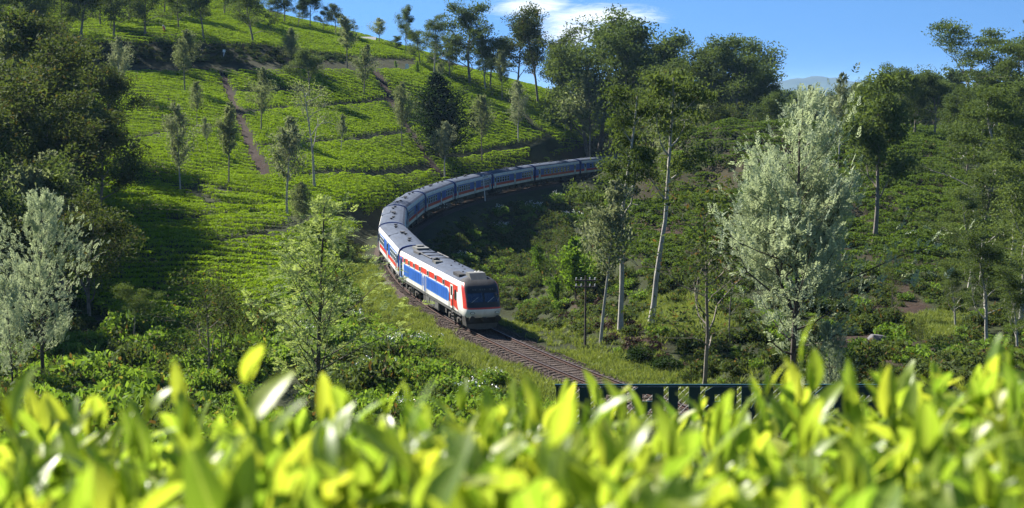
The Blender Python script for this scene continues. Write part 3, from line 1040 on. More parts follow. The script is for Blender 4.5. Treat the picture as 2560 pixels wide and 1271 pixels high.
# roof furniture
ex = MB(); ex.box(-1.2, -.5, -.95, -.45, 3.7, 4.12, 0, .06); ex.box(-.5, .3, -1.0, -.4, 3.74, 3.98, 1, .04); ex.disc((-.55, -.70, 4.16), .12, 'z', .1, 1, 10)
ex.build('exhaust_stack', [M['seam'], M['unit']], pc)
fr = MB()
for a, b in (((-6.2, .75), (-2.2, .75)), ((-2.2, .75), (-2.2, -.75)), ((-2.2, -.75), (-6.2, -.75)), ((-6.2, -.75), (-6.2, .75)), ((-4.2, .75), (-4.2, -.75))):
    fr.tube([(a[0], a[1], 3.93), (b[0], b[1], 3.93)], .045, 5)
fr.build('roof_hatch_frame', [M['seam']], pc)
ru = MB(); ru.box(-10.2, -8.2, -.55, .55, 3.8, 4.08, 0, .1); ru.box(-9.9, -9.2, -.3, .3, 4.08, 4.2, 0, .05); ru.box(-8.0, -5.9, -.95, -.6, 3.78, 3.98, 1, .04)
ru.build('radiator_fan_cowl', [M['unit'], M['seam']], pc)
for x in (-7.0, 1.2, 4.4, 7.2):
    rs = MB()
    for (ya, za), (yb, zb) in zip(full[5:-6], full[6:-5]):
        rs.face([(x - .03, ya * 1.01, za + .012), (x + .03, ya * 1.01, za + .012), (x + .03, yb * 1.01, zb + .012), (x - .03, yb * 1.01, zb + .012)][::-1])
    rs.build('roof_seam', [M['seam']], pc)
for x, y in ((2, .5), (2.6, -.3), (3.4, .4), (5.2, .1), (5.9, .7), (6.6, -.4), (.2, .6)):
    q = MB(); q.disc((x, y, 3.92), .07, 'z', .1, 0, 8); q.build('lifting_eye', [M['seam']], pc)
sp2 = MB(); sp2.box(6.3, 8.2, -1.12, -.62, 3.72, 3.94, 0, .05); sp2.build('roof_side_pod', [M['roof_dark']], pc)
# sides
for side in (1, -1):
    def yb_(t): return side * (1.43 + t)
    for x0, x1 in ((-9.7, -2.25), (-1.25, 6.2)):
        c = .45
        poly = [(x0, 1.60), (x1 - c, 1.60), (x1, 1.72), (x1, 2.35), (x1 - c, 2.60), (x0, 2.60)]
        q = MB(); q.prism(poly, 'y', *sorted((yb_(-.01), yb_(.012)))); pan = q.build('blue_panel', [M['lblue']], pc)
        q = MB()
        n = int((x1 - x0 - .7) / .3)
        for i in range(n):
            a = x0 + .28 + i * (x1 - x0 - .7) / n
            q.box(a, a + .27, *sorted((yb_(.010), yb_(.022 + .004 * (i % 2)))), 1.70, 2.52)
        link('louvre_panel', q.mesh('louvre_panel', [M['blue']]), pan)
    q = MB(); q.box(-2.15, -1.35, *sorted((yb_(0), yb_(.008))), SILL + .08, 2.6); q.box(-2.1, -1.4, *sorted((yb_(.008), yb_(.016))), SILL + .12, 2.56, 1)
    for x in (-2.25, -1.25):
        q.tube([(x, yb_(.03), SILL - .05), (x, yb_(.10), SILL + .1), (x, yb_(.10), 2.7), (x, yb_(.02), 2.8)], .03, 5, 0)
    q.build('engine_room_door', [M['white'], M['blue']], pc)
    for x in (-9.3, -7.5, -5.6, -3.4, -.6, 2.0, 4.6):
        o = link('window', SMALLWIN[0], pc, (x, side * 1.43, 2.68), (0, 0, 0 if side > 0 else math.pi)); o.scale = (1, 1, .85)
        o.data = SMALLWIN[0]
        link('pane', SMALLWIN[1], o)
    # rear doorway; a black sheet stands in for the shade inside
    q = MB(); q.box(-11.2, -10.2, *sorted((yb_(0), yb_(.01))), SILL + .1, 3.1); q.box(-10.95, -10.35, *sorted((yb_(.01), yb_(.018))), SILL + .15, 2.95, 1)
    q.build('rear_doorway', [M['lblue'], M['black']], pc)
    # cab door with window, handrails, red flash behind
    q = MB(); q.prism([(6.35, 1.7), (8.95, SILL + .12), (8.55, 2.2), (8.35, 3.16), (6.35, 3.16)], 'y', *sorted((yb_(-.01), yb_(.008)))); q.build('red_flash', [M['red']], pc)
    q = MB(); q.box(6.75, 7.55, *sorted((yb_(0), yb_(.03))), SILL + .05, 3.05); d_ = q.build('cab_door', [M['white']], pc)
    q = MB(); q.box(6.85, 7.45, *sorted((yb_(.03), yb_(.035))), SILL + .2, 1.95); link('red_door_panel', q.mesh('red_door_panel', [M['red']]), d_)
    q = MB(); q.box(6.92, 7.38, *sorted((yb_(.03), yb_(.04))), 2.25, 2.95); link('door_window', q.mesh('door_window', [M['glass']]), d_)
    q = MB()
    for x in (6.62, 7.68):
        q.tube([(x, yb_(.02), SILL), (x, yb_(.09), SILL + .08), (x, yb_(.09), 2.3), (x, yb_(.02), 2.4)], .03, 5)
    link('handrail', q.mesh('handrail', [M['steel']]), d_)
    q = MB()
    cx_, cz_ = 8.25, 2.42
    q.prism([(cx_ + .30 * math.copysign(abs(math.cos(a)) ** .6, math.cos(a)), cz_ + .40 * math.copysign(abs(math.sin(a)) ** .6, math.sin(a))) for a in np.linspace(0, 2 * math.pi, 20, endpoint=False)], 'y', *sorted((yb_(0), yb_(.03))))
    q.build('cab_side_window', [M['glass']], pc)
    q = MB()
    for z in (.45, .7, .95):
        q.box(6.8, 7.5, *sorted((side * 1.28, side * 1.42)), z, z + .04)
        q.box(-11.1, -10.4, *sorted((side * 1.28, side * 1.42)), z, z + .04)
    for x in (6.8, 7.46, -11.1, -10.44):
        q.box(x, x + .04, *sorted((side * 1.33, side * 1.38)), .45, 1.2)
    q.build('cab_steps', [M['under']], pc)
uf = MB()
uf.box(-hp + .1, XN + .6, -1.36, 1.36, .98, SILL - .004)
uf.build('underframe', [M['skirt']], pc)
ft = MB(); ft.box(-2.9, 2.6, -1.30, 1.30, .32, .98, 0, .1)
for s in (1, -1):
    for x in (-1.8, -.3, 1.2):
        ft.box(x, x + 1.2, *sorted((s * 1.30, s * 1.335)), .42, .92, 1)
ft.build('fuel_tank', [M['under'], M['skirt']], pc)
for x in (-7.0, 7.0):
    add_bogie(pc, x)
    add = MB()
    for s in (1, -1):
        add.box(x - 2.6, x - 2.1, s * 1.15 - .12, s * 1.15 + .12, .5, .95)
    add.build('sand_box', [M['under']], pc)
co = MB()
co.prism([(1.32, SILL), (1.2, .35), (.55, .22), (-.55, .22), (-1.2, .35), (-1.32, SILL)], 'x', hp - 1.9, hp - .75, 0)
co.prism([(1.2, .55), (1.1, .25), (.4, .12), (-.4, .12), (-1.1, .25), (-1.2, .55)], 'x', hp - .95, hp - .72, 1)
co.box(hp - .9, hp + .15, -.14, .14, .85, 1.1, 0)
for y in (-.98, .98):
    co.disc((hp - .35, y, 1.02), .11, 'x', .7, 0, 8); co.disc((hp + .02, y, 1.02), .23, 'x', .06, 0, 14)
co.build('cowcatcher', [M['under'], M['skirt']], pc)

# ------------------------------------------------------------------ vegetation builders
def unit(v): return v / (np.linalg.norm(v, axis=-1, keepdims=True) + 1e-9)


def cards(C, size, aspect, g, up=0.0, D=None, fold=0.0):
    """diamond leaves: centres C (n,3), length size (n,), along D (or random) ; 4 verts each"""
    n = len(C)
    a = unit(g.normal(size=(n, 3)) + (0 if D is None else D * 1.6)) if D is None or True else D
    a[:, 2] += up; a = unit(a)
    b = unit(np.cross(a, g.normal(size=(n, 3))))
    nrm_ = np.cross(a, b)
    s = np.broadcast_to(np.asarray(size, float), (n,))[:, None]
    w = s * aspect
    V = np.stack([C - a * s * .5, C + b * w * .5 + nrm_ * s * fold - a * s * .05, C + a * s * .5, C - b * w * .5 + nrm_ * s * fold - a * s * .05], 1).reshape(-1, 3)
    F = np.arange(4 * n).reshape(-1, 4)
    return V, F


def fronds(P, D, length, g, pairs=5, width=.30, droop=.25):
    """feathery leaf: a rachis with narrow pinnae on both sides (each a thin diamond)"""
    n = len(P)
    D = unit(D)
    side = unit(np.cross(D, np.array([0, 0, 1.0]) + g.normal(scale=.35, size=(n, 3))))
    Vs = []
    ln = np.broadcast_to(np.asarray(length, float), (n,))[:, None]
    down = np.array([0, 0, -1.0])
    for k in range(pairs):
        t = (k + .6) / pairs
        base = P + D * ln * t + down * ln * droop * t * t
        pl = ln * width * (1 - .65 * t) * 1.2
        for sg in (-1, 1):
            d = unit(side * sg + D * .75 + down * .12 + g.normal(scale=.12, size=(n, 3)))
            w = unit(np.cross(d, np.cross(side, D) + g.normal(scale=.4, size=(n, 3)))) * ln * .5 / pairs * .62
            Vs.append(np.stack([base, base + d * pl * .5 + w, base + d * pl, base + d * pl * .5 - w], 1))
    V = np.stack(Vs, 1).reshape(-1, 3)
    return V, np.arange(len(V)).reshape(-1, 4)


def limb(a, d, ln, g, n=5, bend=.25, up=.3):
    P = [np.array(a, float)]
    d = unit(np.array(d, float))
    for i in range(n):
        d = unit(d + g.normal(scale=bend / n ** .5, size=3) + np.array([0, 0, up / n]))
        P.append(P[-1] + d * ln / n)
    return np.array(P)


def clump(c, r, n, g, flat=.6):
    v = unit(g.normal(size=(n, 3)))
    rad = r * g.random(n)[:, None] ** .45
    p = v * rad
    p[:, 2] = p[:, 2] * flat + np.where(p[:, 2] < 0, .25 * flat * np.abs(p[:, 2]), 0)
    return c + p


def eucalypt(seed, h=18, leaves=9000, crown0=.40, spread=.26, lean=.03, leafsize=.44, flat=.74, limbs=9, droop=-.25, clumpr=.092, thick=.85):
    g = np.random.default_rng(seed)
    tk = limb((0, 0, -.4), (g.normal() * lean, g.normal() * lean, 1), h * .90, g, 9, .16, .12)
    rad = np.linspace(.017 * h, .004 * h, len(tk)) * thick; rad[0] *= 1.35
    tubes = [tube(tk, rad, 8)]
    tips, wt = [], []
    for i in range(limbs):
        t = crown0 * .85 + (.97 - crown0 * .85) * (i + g.random() * .7) / limbs
        k = t * (len(tk) - 1); k0 = int(k); p = tk[k0] + (tk[min(k0 + 1, len(tk) - 1)] - tk[k0]) * (k - k0)
        az = i * 2.4 + g.random() * 1.2
        rel = (t - crown0) / (1 - crown0)
        ln = h * spread * (1.15 - .65 * max(rel, 0)) * (.7 + .6 * g.random())
        L1 = limb(p, (math.cos(az), math.sin(az), .55 + .5 * g.random()), ln, g, 5, .45, .35)
        r0 = .0075 * h * (1.1 - .6 * t) * thick
        tubes.append(tube(L1, np.linspace(r0, r0 * .3, len(L1)), 5))
        for q in (2, 3, 4, 5):
            for _ in range(1 if q < 4 else 2):
                d = unit(L1[q] - L1[q - 1]) + g.normal(scale=.6, size=3)
                L2 = limb(L1[q], d + np.array([0, 0, .25]), ln * .38 * (.6 + .7 * g.random()), g, 3, .4, .3)
                tubes.append(tube(L2, np.linspace(r0 * .4, r0 * .12, len(L2)), 4))
                tips.append(L2[-1]); wt.append(.5 + g.random())
                if g.random() < .5:
                    tips.append(L2[1]); wt.append(.45)
    for q in (-1, -2, -3):
        tips.append(tk[q] + g.normal(scale=.02 * h, size=3)); wt.append(1.1)
    wt = np.array(wt) / sum(wt)
    C = np.concatenate([clump(c, h * clumpr * (.65 + .8 * g.random()), max(8, int(leaves * w)), g, flat) for c, w in zip(tips, wt)])
    return join(tubes), cards(C, leafsize * (.6 + .7 * g.random(len(C))), .42, g, droop), tk[-1][2] + h * .06


def cone_tree(seed, h=13, leaves=5200, crown0=.32, R_=.17, branches=64, leafsize=.34, frond=False, top=.3, pairs=5, flen=.55, thick=.011, upsweep=.75, loose=.35, leaders=0, lowflat=1.0):
    g = np.random.default_rng(seed)
    tk = limb((0, 0, -.3), (g.normal() * .015, g.normal() * .015, 1), h * .97, g, 10, .07, .05)
    rad = np.linspace(thick * h, .0022 * h, len(tk)); rad[0] *= 1.25
    tubes = [tube(tk, rad, 7)]
    P, D = [], []
    stems_ = [(tk, 1.0, crown0, R_, branches)]
    for q in range(leaders):
        a_ = q * 2.4 + g.random(); kq = int(len(tk) * (crown0 + .10 + .16 * g.random()))
        ls = limb(tk[kq], (math.cos(a_) * .42, math.sin(a_) * .42, 1.1), h * (.28 + .16 * g.random()), g, 8, .3, .75)
        tubes.append(tube(ls, np.linspace(thick * h * .5, .002 * h, len(ls)), 6))
        stems_.append((ls, .6, .15, R_ * .62, branches // 2))
    allb = [(tk_, cr0_, Rr, nb, i) for (tk_, _, cr0_, Rr, nb) in stems_ for i in range(nb)]
    leaves = leaves / (1 + .5 * leaders)
    for (tk, crown0, R_, branches, i) in allb:
        t = crown0 + (1 - crown0) * ((i + g.random()) / branches) ** 1.0
        k = t * (len(tk) - 1); k0 = min(int(k), len(tk) - 2); p = tk[k0] + (tk[k0 + 1] - tk[k0]) * (k - k0)
        rel = (t - crown0) / (1 - crown0)
        prof = (min(1, .45 + rel * 3.2)) * (1 - rel) ** .8 * (.45 + 1.0 * g.random()) + .08
        az = i * 2.39996 + g.normal() * .5
        ln = h * R_ * prof * 1.25
        L1 = limb(p, (math.cos(az), math.sin(az), upsweep * (.6 + .6 * g.random()) * (lowflat + (1 - lowflat) * min(1, rel * 2.2))), ln, g, 4, .3, .5)
        tubes.append(tube(L1, np.linspace(.0035 * h * (1.1 - rel), .0008 * h, len(L1)), 4))
        n = max(4, int(leaves / branches * (.25 + 1.3 * prof)))
        tt_ = g.random(n) ** .7 * .85 + .15
        kk = tt_ * 4; k1 = np.minimum(kk.astype(int), 3)
        pts = L1[k1] + (L1[k1 + 1] - L1[k1]) * (kk - k1)[:, None]
        dd = unit(L1[-1] - L1[0])
        P.append(pts + g.normal(scale=ln * loose * .4, size=(n, 3)) * (tt_[:, None] * .6 + .4)); D.append(np.broadcast_to(dd, (n, 3)) + g.normal(scale=.55, size=(n, 3)) + np.array([0, 0, top]))
    P, D = np.concatenate(P), np.concatenate(D)
    if frond:
        cr = fronds(P, D, flen * (.55 + .75 * g.random(len(P))), g, pairs)
    else:
        cr = cards(P, leafsize * (.6 + .7 * g.random(len(P))), .40, g, .1, unit(D))
    return join(tubes), cr, h


def bush(seed, r=1.0, n=420, leafsize=.2, flat=.8, lumps=7, flowers=0, stems=True):
    g = np.random.default_rng(seed)
    C = []
    for i in range(lumps):
        a = g.random() * 2 * math.pi; q = r * .62 * math.sqrt(g.random())
        c = np.array([q * math.cos(a), q * math.sin(a), r * flat * (.35 + .5 * g.random() * (1 - q / r))])
        C.append(clump(c, r * (.34 + .25 * g.random()), n // lumps, g, .8))
    C = np.concatenate(C); C[:, 2] = np.abs(C[:, 2])
    leaf = cards(C, leafsize * (.6 + .7 * g.random(len(C))), .5, g, .1)
    fl = None
    if flowers:
        top_ = C[np.argsort(-C[:, 2] + g.normal(scale=.12 * r, size=len(C)))[:flowers]] + np.array([0, 0, .10])
        grp = np.repeat(top_, 3, 0) + g.normal(scale=.05, size=(len(top_) * 3, 3))
        fl = cards(grp, .075, .9, g, 0)
    st = None
    if stems:
        st = join([tube(limb((0, 0, -.1), (math.cos(a), math.sin(a), 1.2), r * .8, g, 3, .3, .3), np.linspace(.03 * r, .008 * r, 4), 4) for a in np.linspace(0, 6, 5)])
    return st, leaf, fl


def tea_dome(seed, r=.52, n=80, leafsize=.17, h=.75):
    """flat-plucked tea bush: a low dome shingled with leaves"""
    g = np.random.default_rng(seed)
    a = g.random(n) * 2 * math.pi; q = np.sqrt(g.random(n))
    C = np.stack([r * q * np.cos(a), r * q * np.sin(a), h * (1 - .22 * q ** 4.0) + g.normal(scale=.022, size=n)], -1)
    m = n // 2
    a = g.random(m) * 2 * math.pi
    S_ = np.stack([r * (.92 + .1 * g.random(m)) * np.cos(a), r * (.92 + .1 * g.random(m)) * np.sin(a), h * (.12 + .5 * g.random(m))], -1)
    C = np.concatenate([C, S_])
    D = np.concatenate([np.stack([g.normal(size=n), g.normal(size=n), .2 + 0 * q], -1), np.stack([np.cos(a), np.sin(a), .6 + 0 * a], -1)])
    return cards(C, leafsize * (.7 + .6 * g.random(len(C))), .62, g, .0, unit(D) * .8)


def instancer(name, P, rotz, scale, protos, kind='stuff', rot=None):
    """points that carry copies of a few small meshes (uncountable cover only)"""
    me = bpy.data.meshes.new(name)
    me.vertices.add(len(P)); me.vertices.foreach_set('co', np.asarray(P, np.float32).ravel())
    ra = np.zeros((len(P), 3), np.float32) if rot is None else np.asarray(rot, np.float32)
    ra[:, 2] = rotz
    at_ = me.attributes.new('turn', 'FLOAT_VECTOR', 'POINT'); at_.data.foreach_set('vector', ra.ravel())
    at2 = me.attributes.new('size', 'FLOAT_VECTOR', 'POINT')
    sc = np.asarray(scale, np.float32)
    if sc.ndim == 1: sc = np.repeat(sc[:, None], 3, 1)
    at2.data.foreach_set('vector', sc.ravel())
    o = link(name, me)
    if kind: o['kind'] = kind
    col = bpy.data.collections.new(name + '_kinds')
    for i, pm_ in enumerate(protos):
        col.objects.link(bpy.data.objects.new(name + '_kind', pm_))
    ng = bpy.data.node_groups.new(name, 'GeometryNodeTree')
    ng.interface.new_socket('Geometry', in_out='INPUT', socket_type='NodeSocketGeometry')
    ng.interface.new_socket('Geometry', in_out='OUTPUT', socket_type='NodeSocketGeometry')
    gi, go = ng.nodes.new('NodeGroupInput'), ng.nodes.new('NodeGroupOutput')
    ci = ng.nodes.new('GeometryNodeCollectionInfo')
    ci.inputs['Collection'].default_value = col
    ci.inputs['Separate Children'].default_value = True
    ci.inputs['Reset Children'].default_value = True
    ip = ng.nodes.new('GeometryNodeInstanceOnPoints')
    ip.inputs['Pick Instance'].default_value = True
    a1 = ng.nodes.new('GeometryNodeInputNamedAttribute'); a1.data_type = 'FLOAT_VECTOR'; a1.inputs['Name'].default_value = 'turn'
    a2 = ng.nodes.new('GeometryNodeInputNamedAttribute'); a2.data_type = 'FLOAT_VECTOR'; a2.inputs['Name'].default_value = 'size'
    rv = ng.nodes.new('FunctionNodeRandomValue'); rv.data_type = 'INT'
    for s_ in rv.inputs:
        if s_.type == 'INT' and s_.name == 'Min': s_.default_value = 0
        if s_.type == 'INT' and s_.name == 'Max': s_.default_value = max(0, len(protos) - 1)
    ng.links.new(gi.outputs[0], ip.inputs['Points'])
    ng.links.new(ci.outputs[0], ip.inputs['Instance'])
    ng.links.new([q for q in rv.outputs if q.type == 'INT'][0], ip.inputs['Instance Index'])
    e2r = ng.nodes.new('FunctionNodeEulerToRotation')
    ng.links.new(a1.outputs['Attribute'], e2r.inputs[0]); ng.links.new(e2r.outputs[0], ip.inputs['Rotation'])
    ng.links.new(a2.outputs['Attribute'], ip.inputs['Scale'])
    ng.links.new(ip.outputs[0], go.inputs[0])
    md = o.modifiers.new('scatter', 'NODES'); md.node_group = ng
    return o


# ------------------------------------------------------------------ tea on the left hill
def scatter_grid(x0, x1, y0, y1, dx, dy, warp=None, jit=.25):
    X, Y = np.meshgrid(np.arange(x0, x1, dx), np.arange(y0, y1, dy), indexing='ij')
    X = X + (np.arange(X.shape[1])[None] % 2) * dx * .5
    X = X.ravel() + rng.normal(scale=dx * jit, size=X.size); Y = Y.ravel() + rng.normal(scale=dy * jit * .45, size=Y.size)
    if warp is not None:
        Y = Y + warp(X, Y)
    return X, Y


# rows follow the contours: warp each row so that it stays level across the slope
def row_warp(X, Y):
    return -0.16 * (X + 40) + vnoise(X, Y, 31, 45) * 6 + vnoise(X, Y, 32, 6) * .7


X, Y = scatter_grid(-130, 40, 105, 350, .60, 1.70, row_warp, .18)
Z = ground(X, Y)
px, py = project(X, Y, Z)
keep = (inside(px, py, TEA_A) | inside(px, py, TEA_B) | inside(px, py, TEA_D)) & (dtrack(X, Y) > 5.2)
bank = inside(px, py, [(-200, 183), (700, 179), (1040, 168), (1040, 150), (860, 141), (640, 114), (-200, 104)])
keep &= ~bank
for d_ in drains:
    keep &= polyline_dist(X, Y, d_) > 1.05 + .4 * vnoise(X, Y, 6, 3)
for d_ in trails:
    keep &= polyline_dist(X, Y, d_) > 1.1
keep &= ~((vnoise(X, Y, 33, 4) > .45) & (vnoise(X, Y, 34, 30) > 0))
keep &= rng.random(len(X)) > .012
X, Y = X[keep], Y[keep]
teas = [new_mesh('tea_bush_leaves', *tea_dome(100 + i), M['tea']) for i in range(5)]
sc = .98 + .22 * rng.random(len(X)); sz = .92 + .28 * (vnoise(X, Y, 35, 1.6) + .5) + .1 * rng.random(len(X))
P_ = np.stack([X, Y, ground(X, Y) - .10], -1)
instancer('tea_field', P_, rng.random(len(X)) * 6.28, np.stack([sc * 1.12, sc, sz], -1), teas)

# ------------------------------------------------------------------ rough tea on the right hill: separate bushes on bare soil
rt = []
for i in range(5):
    g = np.random.default_rng(130 + i)
    v1, f1 = tea_dome(130 + i, .80, 150, .21, .85)
    rt.append(new_mesh('tea_bush', v1, f1, M['rough_tea']))
X, Y = scatter_grid(-10, 130, 105, 300, 1.75, 1.7, lambda X, Y: .10 * X + vnoise(X, Y, 51, 22) * 6, .42)
Z = ground(X, Y); px, py = project(X, Y, Z)
keep = inside(px, py, TEA_C) & (dtrack(X, Y) > 7) & (vnoise(X, Y, 52, 6) + .5 * vnoise(X, Y, 53, 2.5) > -.26)
X, Y = X[keep], Y[keep]
o_ = np.argsort(Y)
near, far = o_[:290], o_[290:]
for i in near:
    s_ = .75 + .7 * rng.random()
    o = link('tea_bush', rt[i % 5], None, (X[i], Y[i], float(ground(X[i], Y[i])) - .08), (0, 0, rng.random() * 6.28), (s_ * 1.15, s_, s_ * (.8 + .4 * rng.random())))
    tag(o, 'rounded green tea bush on the rough slope right of the railway', 'tea bush', 'tea bushes on the rough slope')
s_ = .8 + .75 * rng.random(len(far))
instancer('rough_tea', np.stack([X[far], Y[far], ground(X[far], Y[far]) - .08], -1), rng.random(len(far)) * 6.28, np.stack([s_ * 1.2, s_, s_ * (.75 + .4 * rng.random(len(far)))], -1), rt)

# ------------------------------------------------------------------ undergrowth
def two(st, leaf, fl, lm, name='undergrowth'):
    V, F, mi = [], [], []
    n = 0
    for part, k in ((leaf, 0), (fl, 1), (st, 2)):
        if part is None: continue
        V.append(part[0]); F.append(part[1] + n); mi += [k] * len(part[1]); n += len(part[0])
    return new_mesh(name, np.concatenate(V), np.concatenate(F), [lm, M['flower'], M['bark']], mi)


bushes = [two(*bush(200 + i, 1.0, 620, .20, .85, 8, 0, False), M['bush']) for i in range(5)]
dulls = [two(*bush(220 + i, 1.0, 420, .22, .85, 8, 0, False), M['bush_dull']) for i in range(4)]
scrub = [two(*bush(240 + i, .8, 200, .20, .7, 6, 0, False), M['scrub']) for i in range(2)]


def tuft(seed, n=26, h=.42):
    g = np.random.default_rng(seed)
    C = np.stack([g.normal(scale=.16, size=n), g.normal(scale=.16, size=n), np.zeros(n)], -1)
    d = unit(np.stack([g.normal(scale=.5, size=n), g.normal(scale=.5, size=n), np.ones(n)], -1))
    hh = h * (.5 + .8 * g.random(n))[:, None]
    b = unit(np.cross(d, g.normal(size=(n, 3)))) * .022
    tip = C + d * hh + np.array([0, 0, -.05])
    V = np.stack([C - b, C + b, C + d * hh * .6 + b * .7, tip], 1).reshape(-1, 3)
    return V, np.arange(4 * n).reshape(-1, 4)


tufts = [new_mesh('grass_tuft', *tuft(260 + i), M['grass']) for i in range(4)]


def ground_pts(n, x0, x1, y0, y1):
    X = rng.uniform(x0, x1, n); Y = rng.uniform(y0, y1, n); Z = ground(X, Y)
    px, py = project(X, Y, Z)
    return X, Y, Z, px, py


# embankment left of the train, near slope, ravine
X, Y, Z, px, py = ground_pts(26000, -60, 40, 40, 175)
d_ = dtrack(X, Y)
left = inside(px, py, [(-100, 900), (200, 850), (420, 850), (640, 800), (850, 640), (930, 600), (1010, 700), (1180, 850), (1420, 960), (1500, 1300), (-100, 1400)])
dens = np.where(d_ > 4.2, .80, np.where(d_ > 2.8, .35, 0)) * (vnoise(X, Y, 61, 7) > -.38)
k = left & (rng.random(len(X)) < dens)
s_ = (.45 + .85 * rng.random(k.sum()) ** 1.6) * np.clip((d_[k] - 2.6) / 5.0, .18, 1.25)
s_ = s_ * (.75 + 1.1 * (vnoise(X[k], Y[k], 63, 5) + .5) * rng.random(k.sum()))
instancer('undergrowth', np.stack([X[k], Y[k], Z[k] - .15], -1), rng.random(k.sum()) * 6.28, np.stack([s_ * 1.05, s_ * 1.05, s_ * (.7 + .7 * rng.random(k.sum()))], -1), bushes + dulls[:3])

X, Y, Z, px, py = ground_pts(60000, -70, 120, 30, 330)
d_ = dtrack(X, Y)
rough = (inside(px, py, TEA_C) * .06 + inside(px, py, [(1300, 640), (1560, 560), (1690, 690), (1900, 660), (2320, 720), (2440, 500), (2800, 500), (2800, 1100), (1800, 1100), (1640, 960), (1480, 890), (1290, 800)]) * .62
         + inside(px, py, [(1020, 620), (1100, 545), (1480, 470), (1600, 400), (1560, 640), (1330, 800), (1240, 760)]) * 1.1
         + inside(px, py, [(-300, 440), (150, 440), (220, 620), (250, 760), (400, 850), (200, 870), (-300, 900)]) * .45 + (px > 2400) * .1 + ((px < 150) & (py < 450)) * .2) * (d_ > 3.6)
soilz = bil(soil, X, Y)
rough = rough * np.where(soilz > .55, .6, 1) * np.where(bil(verge, X, Y) > .5, .06, 1)
k = rng.random(len(X)) < rough * .5 * (1 + 2.2 * bil(GS, X, Y))
s_ = (.45 + .9 * rng.random(k.sum()) ** 1.5) * np.clip((d_[k] - 2.4) / 4, .3, 1)
instancer('scrubland', np.stack([X[k], Y[k], Z[k] - .15], -1), rng.random(k.sum()) * 6.28, np.stack([s_ * 1.1, s_ * 1.1, s_ * (.75 + .6 * rng.random(k.sum()))], -1), dulls + [bushes[0]])
k = inside(px, py, [(1380, 740), (1480, 740), (1660, 860), (1720, 930), (1560, 880), (1420, 810)]) & (rng.random(len(X)) < .9) & (d_ > 5.5)
instancer('dry_scrub', np.stack([X[k], Y[k], Z[k] - .1], -1), rng.random(k.sum()) * 6.28, .5 + .5 * rng.random(k.sum()), scrub)

# bank under the upper road: its shade is put into dark-leaved scrub
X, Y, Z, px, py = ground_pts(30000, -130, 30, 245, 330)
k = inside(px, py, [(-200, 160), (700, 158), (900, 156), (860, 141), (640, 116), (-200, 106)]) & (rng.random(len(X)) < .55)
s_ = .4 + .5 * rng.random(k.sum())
instancer('bank_shade_scrub', np.stack([X[k], Y[k], Z[k] - .1], -1), rng.random(k.sum()) * 6.28, s_, [two(*bush(280 + i, 1.0, 320, .24, .85, 8, 0, False), M['dark']) for i in range(3)] + dulls[:1])

# grass on the verges
X, Y, Z, px, py = ground_pts(150000, -40, 40, 60, 160)
d_ = dtrack(X, Y)
w = bil(verge, X, Y) + .2 * ((d_ < 9) & (d_ > 3))
k = (rng.random(len(X)) < w * .8) & (d_ > 1.5) & (d_ + vnoise(X, Y, 71, 2.0) * 1.4 > 2.0)
s_ = .45 + .75 * rng.random(k.sum())
instancer('grass', np.stack([X[k], Y[k], Z[k] - .03], -1), rng.random(k.sum()) * 6.28, s_, tufts)

# ballast stones on the open track
def stone(seed):
    g = np.random.default_rng(seed)
    v = np.array([(1, 0, 0), (-1, 0, 0), (0, 1, 0), (0, -1, 0), (0, 0, 1), (0, 0, -1)], float) * (.6 + .6 * g.random((6, 1))) * .045
    f = np.array([(0, 2, 4), (2, 1, 4), (1, 3, 4), (3, 0, 4), (2, 0, 5), (1, 2, 5), (3, 1, 5), (0, 3, 5)])
    return new_mesh('ballast_stone', v, f, M['rock'])


n = 26000
s1 = rng.uniform(-42, 20, n); of = rng.normal(scale=1.35, size=n); of = np.clip(of, -2.3, 2.3)
bx, by, bh = track(s1)
bz = np.interp(np.abs(of), [0, .5, 1.3, 2.1, 2.9], [-.215, -.215, -.24, -.30, -.46])
k = (np.abs(np.abs(of) - .872) > .09)
instancer('gravel', np.stack([bx + np.cos(bh) * of, by - np.sin(bh) * of, bz + .01], -1)[k], rng.random(k.sum()) * 6.28, (.6 + .9 * rng.random(n))[k], [stone(300 + i) for i in range(4)])

# ------------------------------------------------------------------ trees
LIB = {}


def lib(kind, builder, n, bark, leaf):
    out = []
    for i in range(n):
        (tv, tf), (cv_, cf), h = builder(i)
        out.append((new_mesh('trunk', tv, tf, bark, smooth_=True), new_mesh('crown', cv_, cf, leaf), h))
    LIB[kind] = out


lib('euc', lambda i: eucalypt(400 + i, 18, 9500, [.24, .34, .20, .40, .28, .18][i], [.26, .24, .30, .25, .22, .28][i], .05, limbs=[9, 8, 11, 8, 9, 11][i]), 6, M['grey_bark'], M['euc'])
lib('brown', lambda i: eucalypt(420 + i, 14, 9500, [.25, .3, .2, .35][i], .30, .05, leafsize=.34, limbs=11, clumpr=.085), 4, M['grey_bark'], M['euc_brown'])
lib('near_euc', lambda i: eucalypt(430 + i, 18, [8500, 8000, 13000, 15000][i], [.55, .50, .38, .30][i], [.15, .14, .20, .27][i], [.005, .005, .04, .04][i], leafsize=.27, flat=.5, limbs=[10, 9, 9, 12][i], clumpr=[.055, .055, .07, .07][i], thick=[.72, .72, .8, .8][i]), 4, M['pale_bark'], M['euc_near'])
lib('umbrella', lambda i: eucalypt(440 + i, 18, 9000, .68, .33, .04, leafsize=.40, flat=.38, limbs=9, clumpr=.10), 2, M['grey_bark'], M['euc'])
lib('oak', lambda i: cone_tree(450 + i, 13, 4600, [.36, .42, .30, .40, .34][i], [.21, .23, .21, .19, .24][i], leafsize=.36, loose=.36, branches=34, upsweep=.95, top=.5), 5, M['grey_bark'], M['oak'])
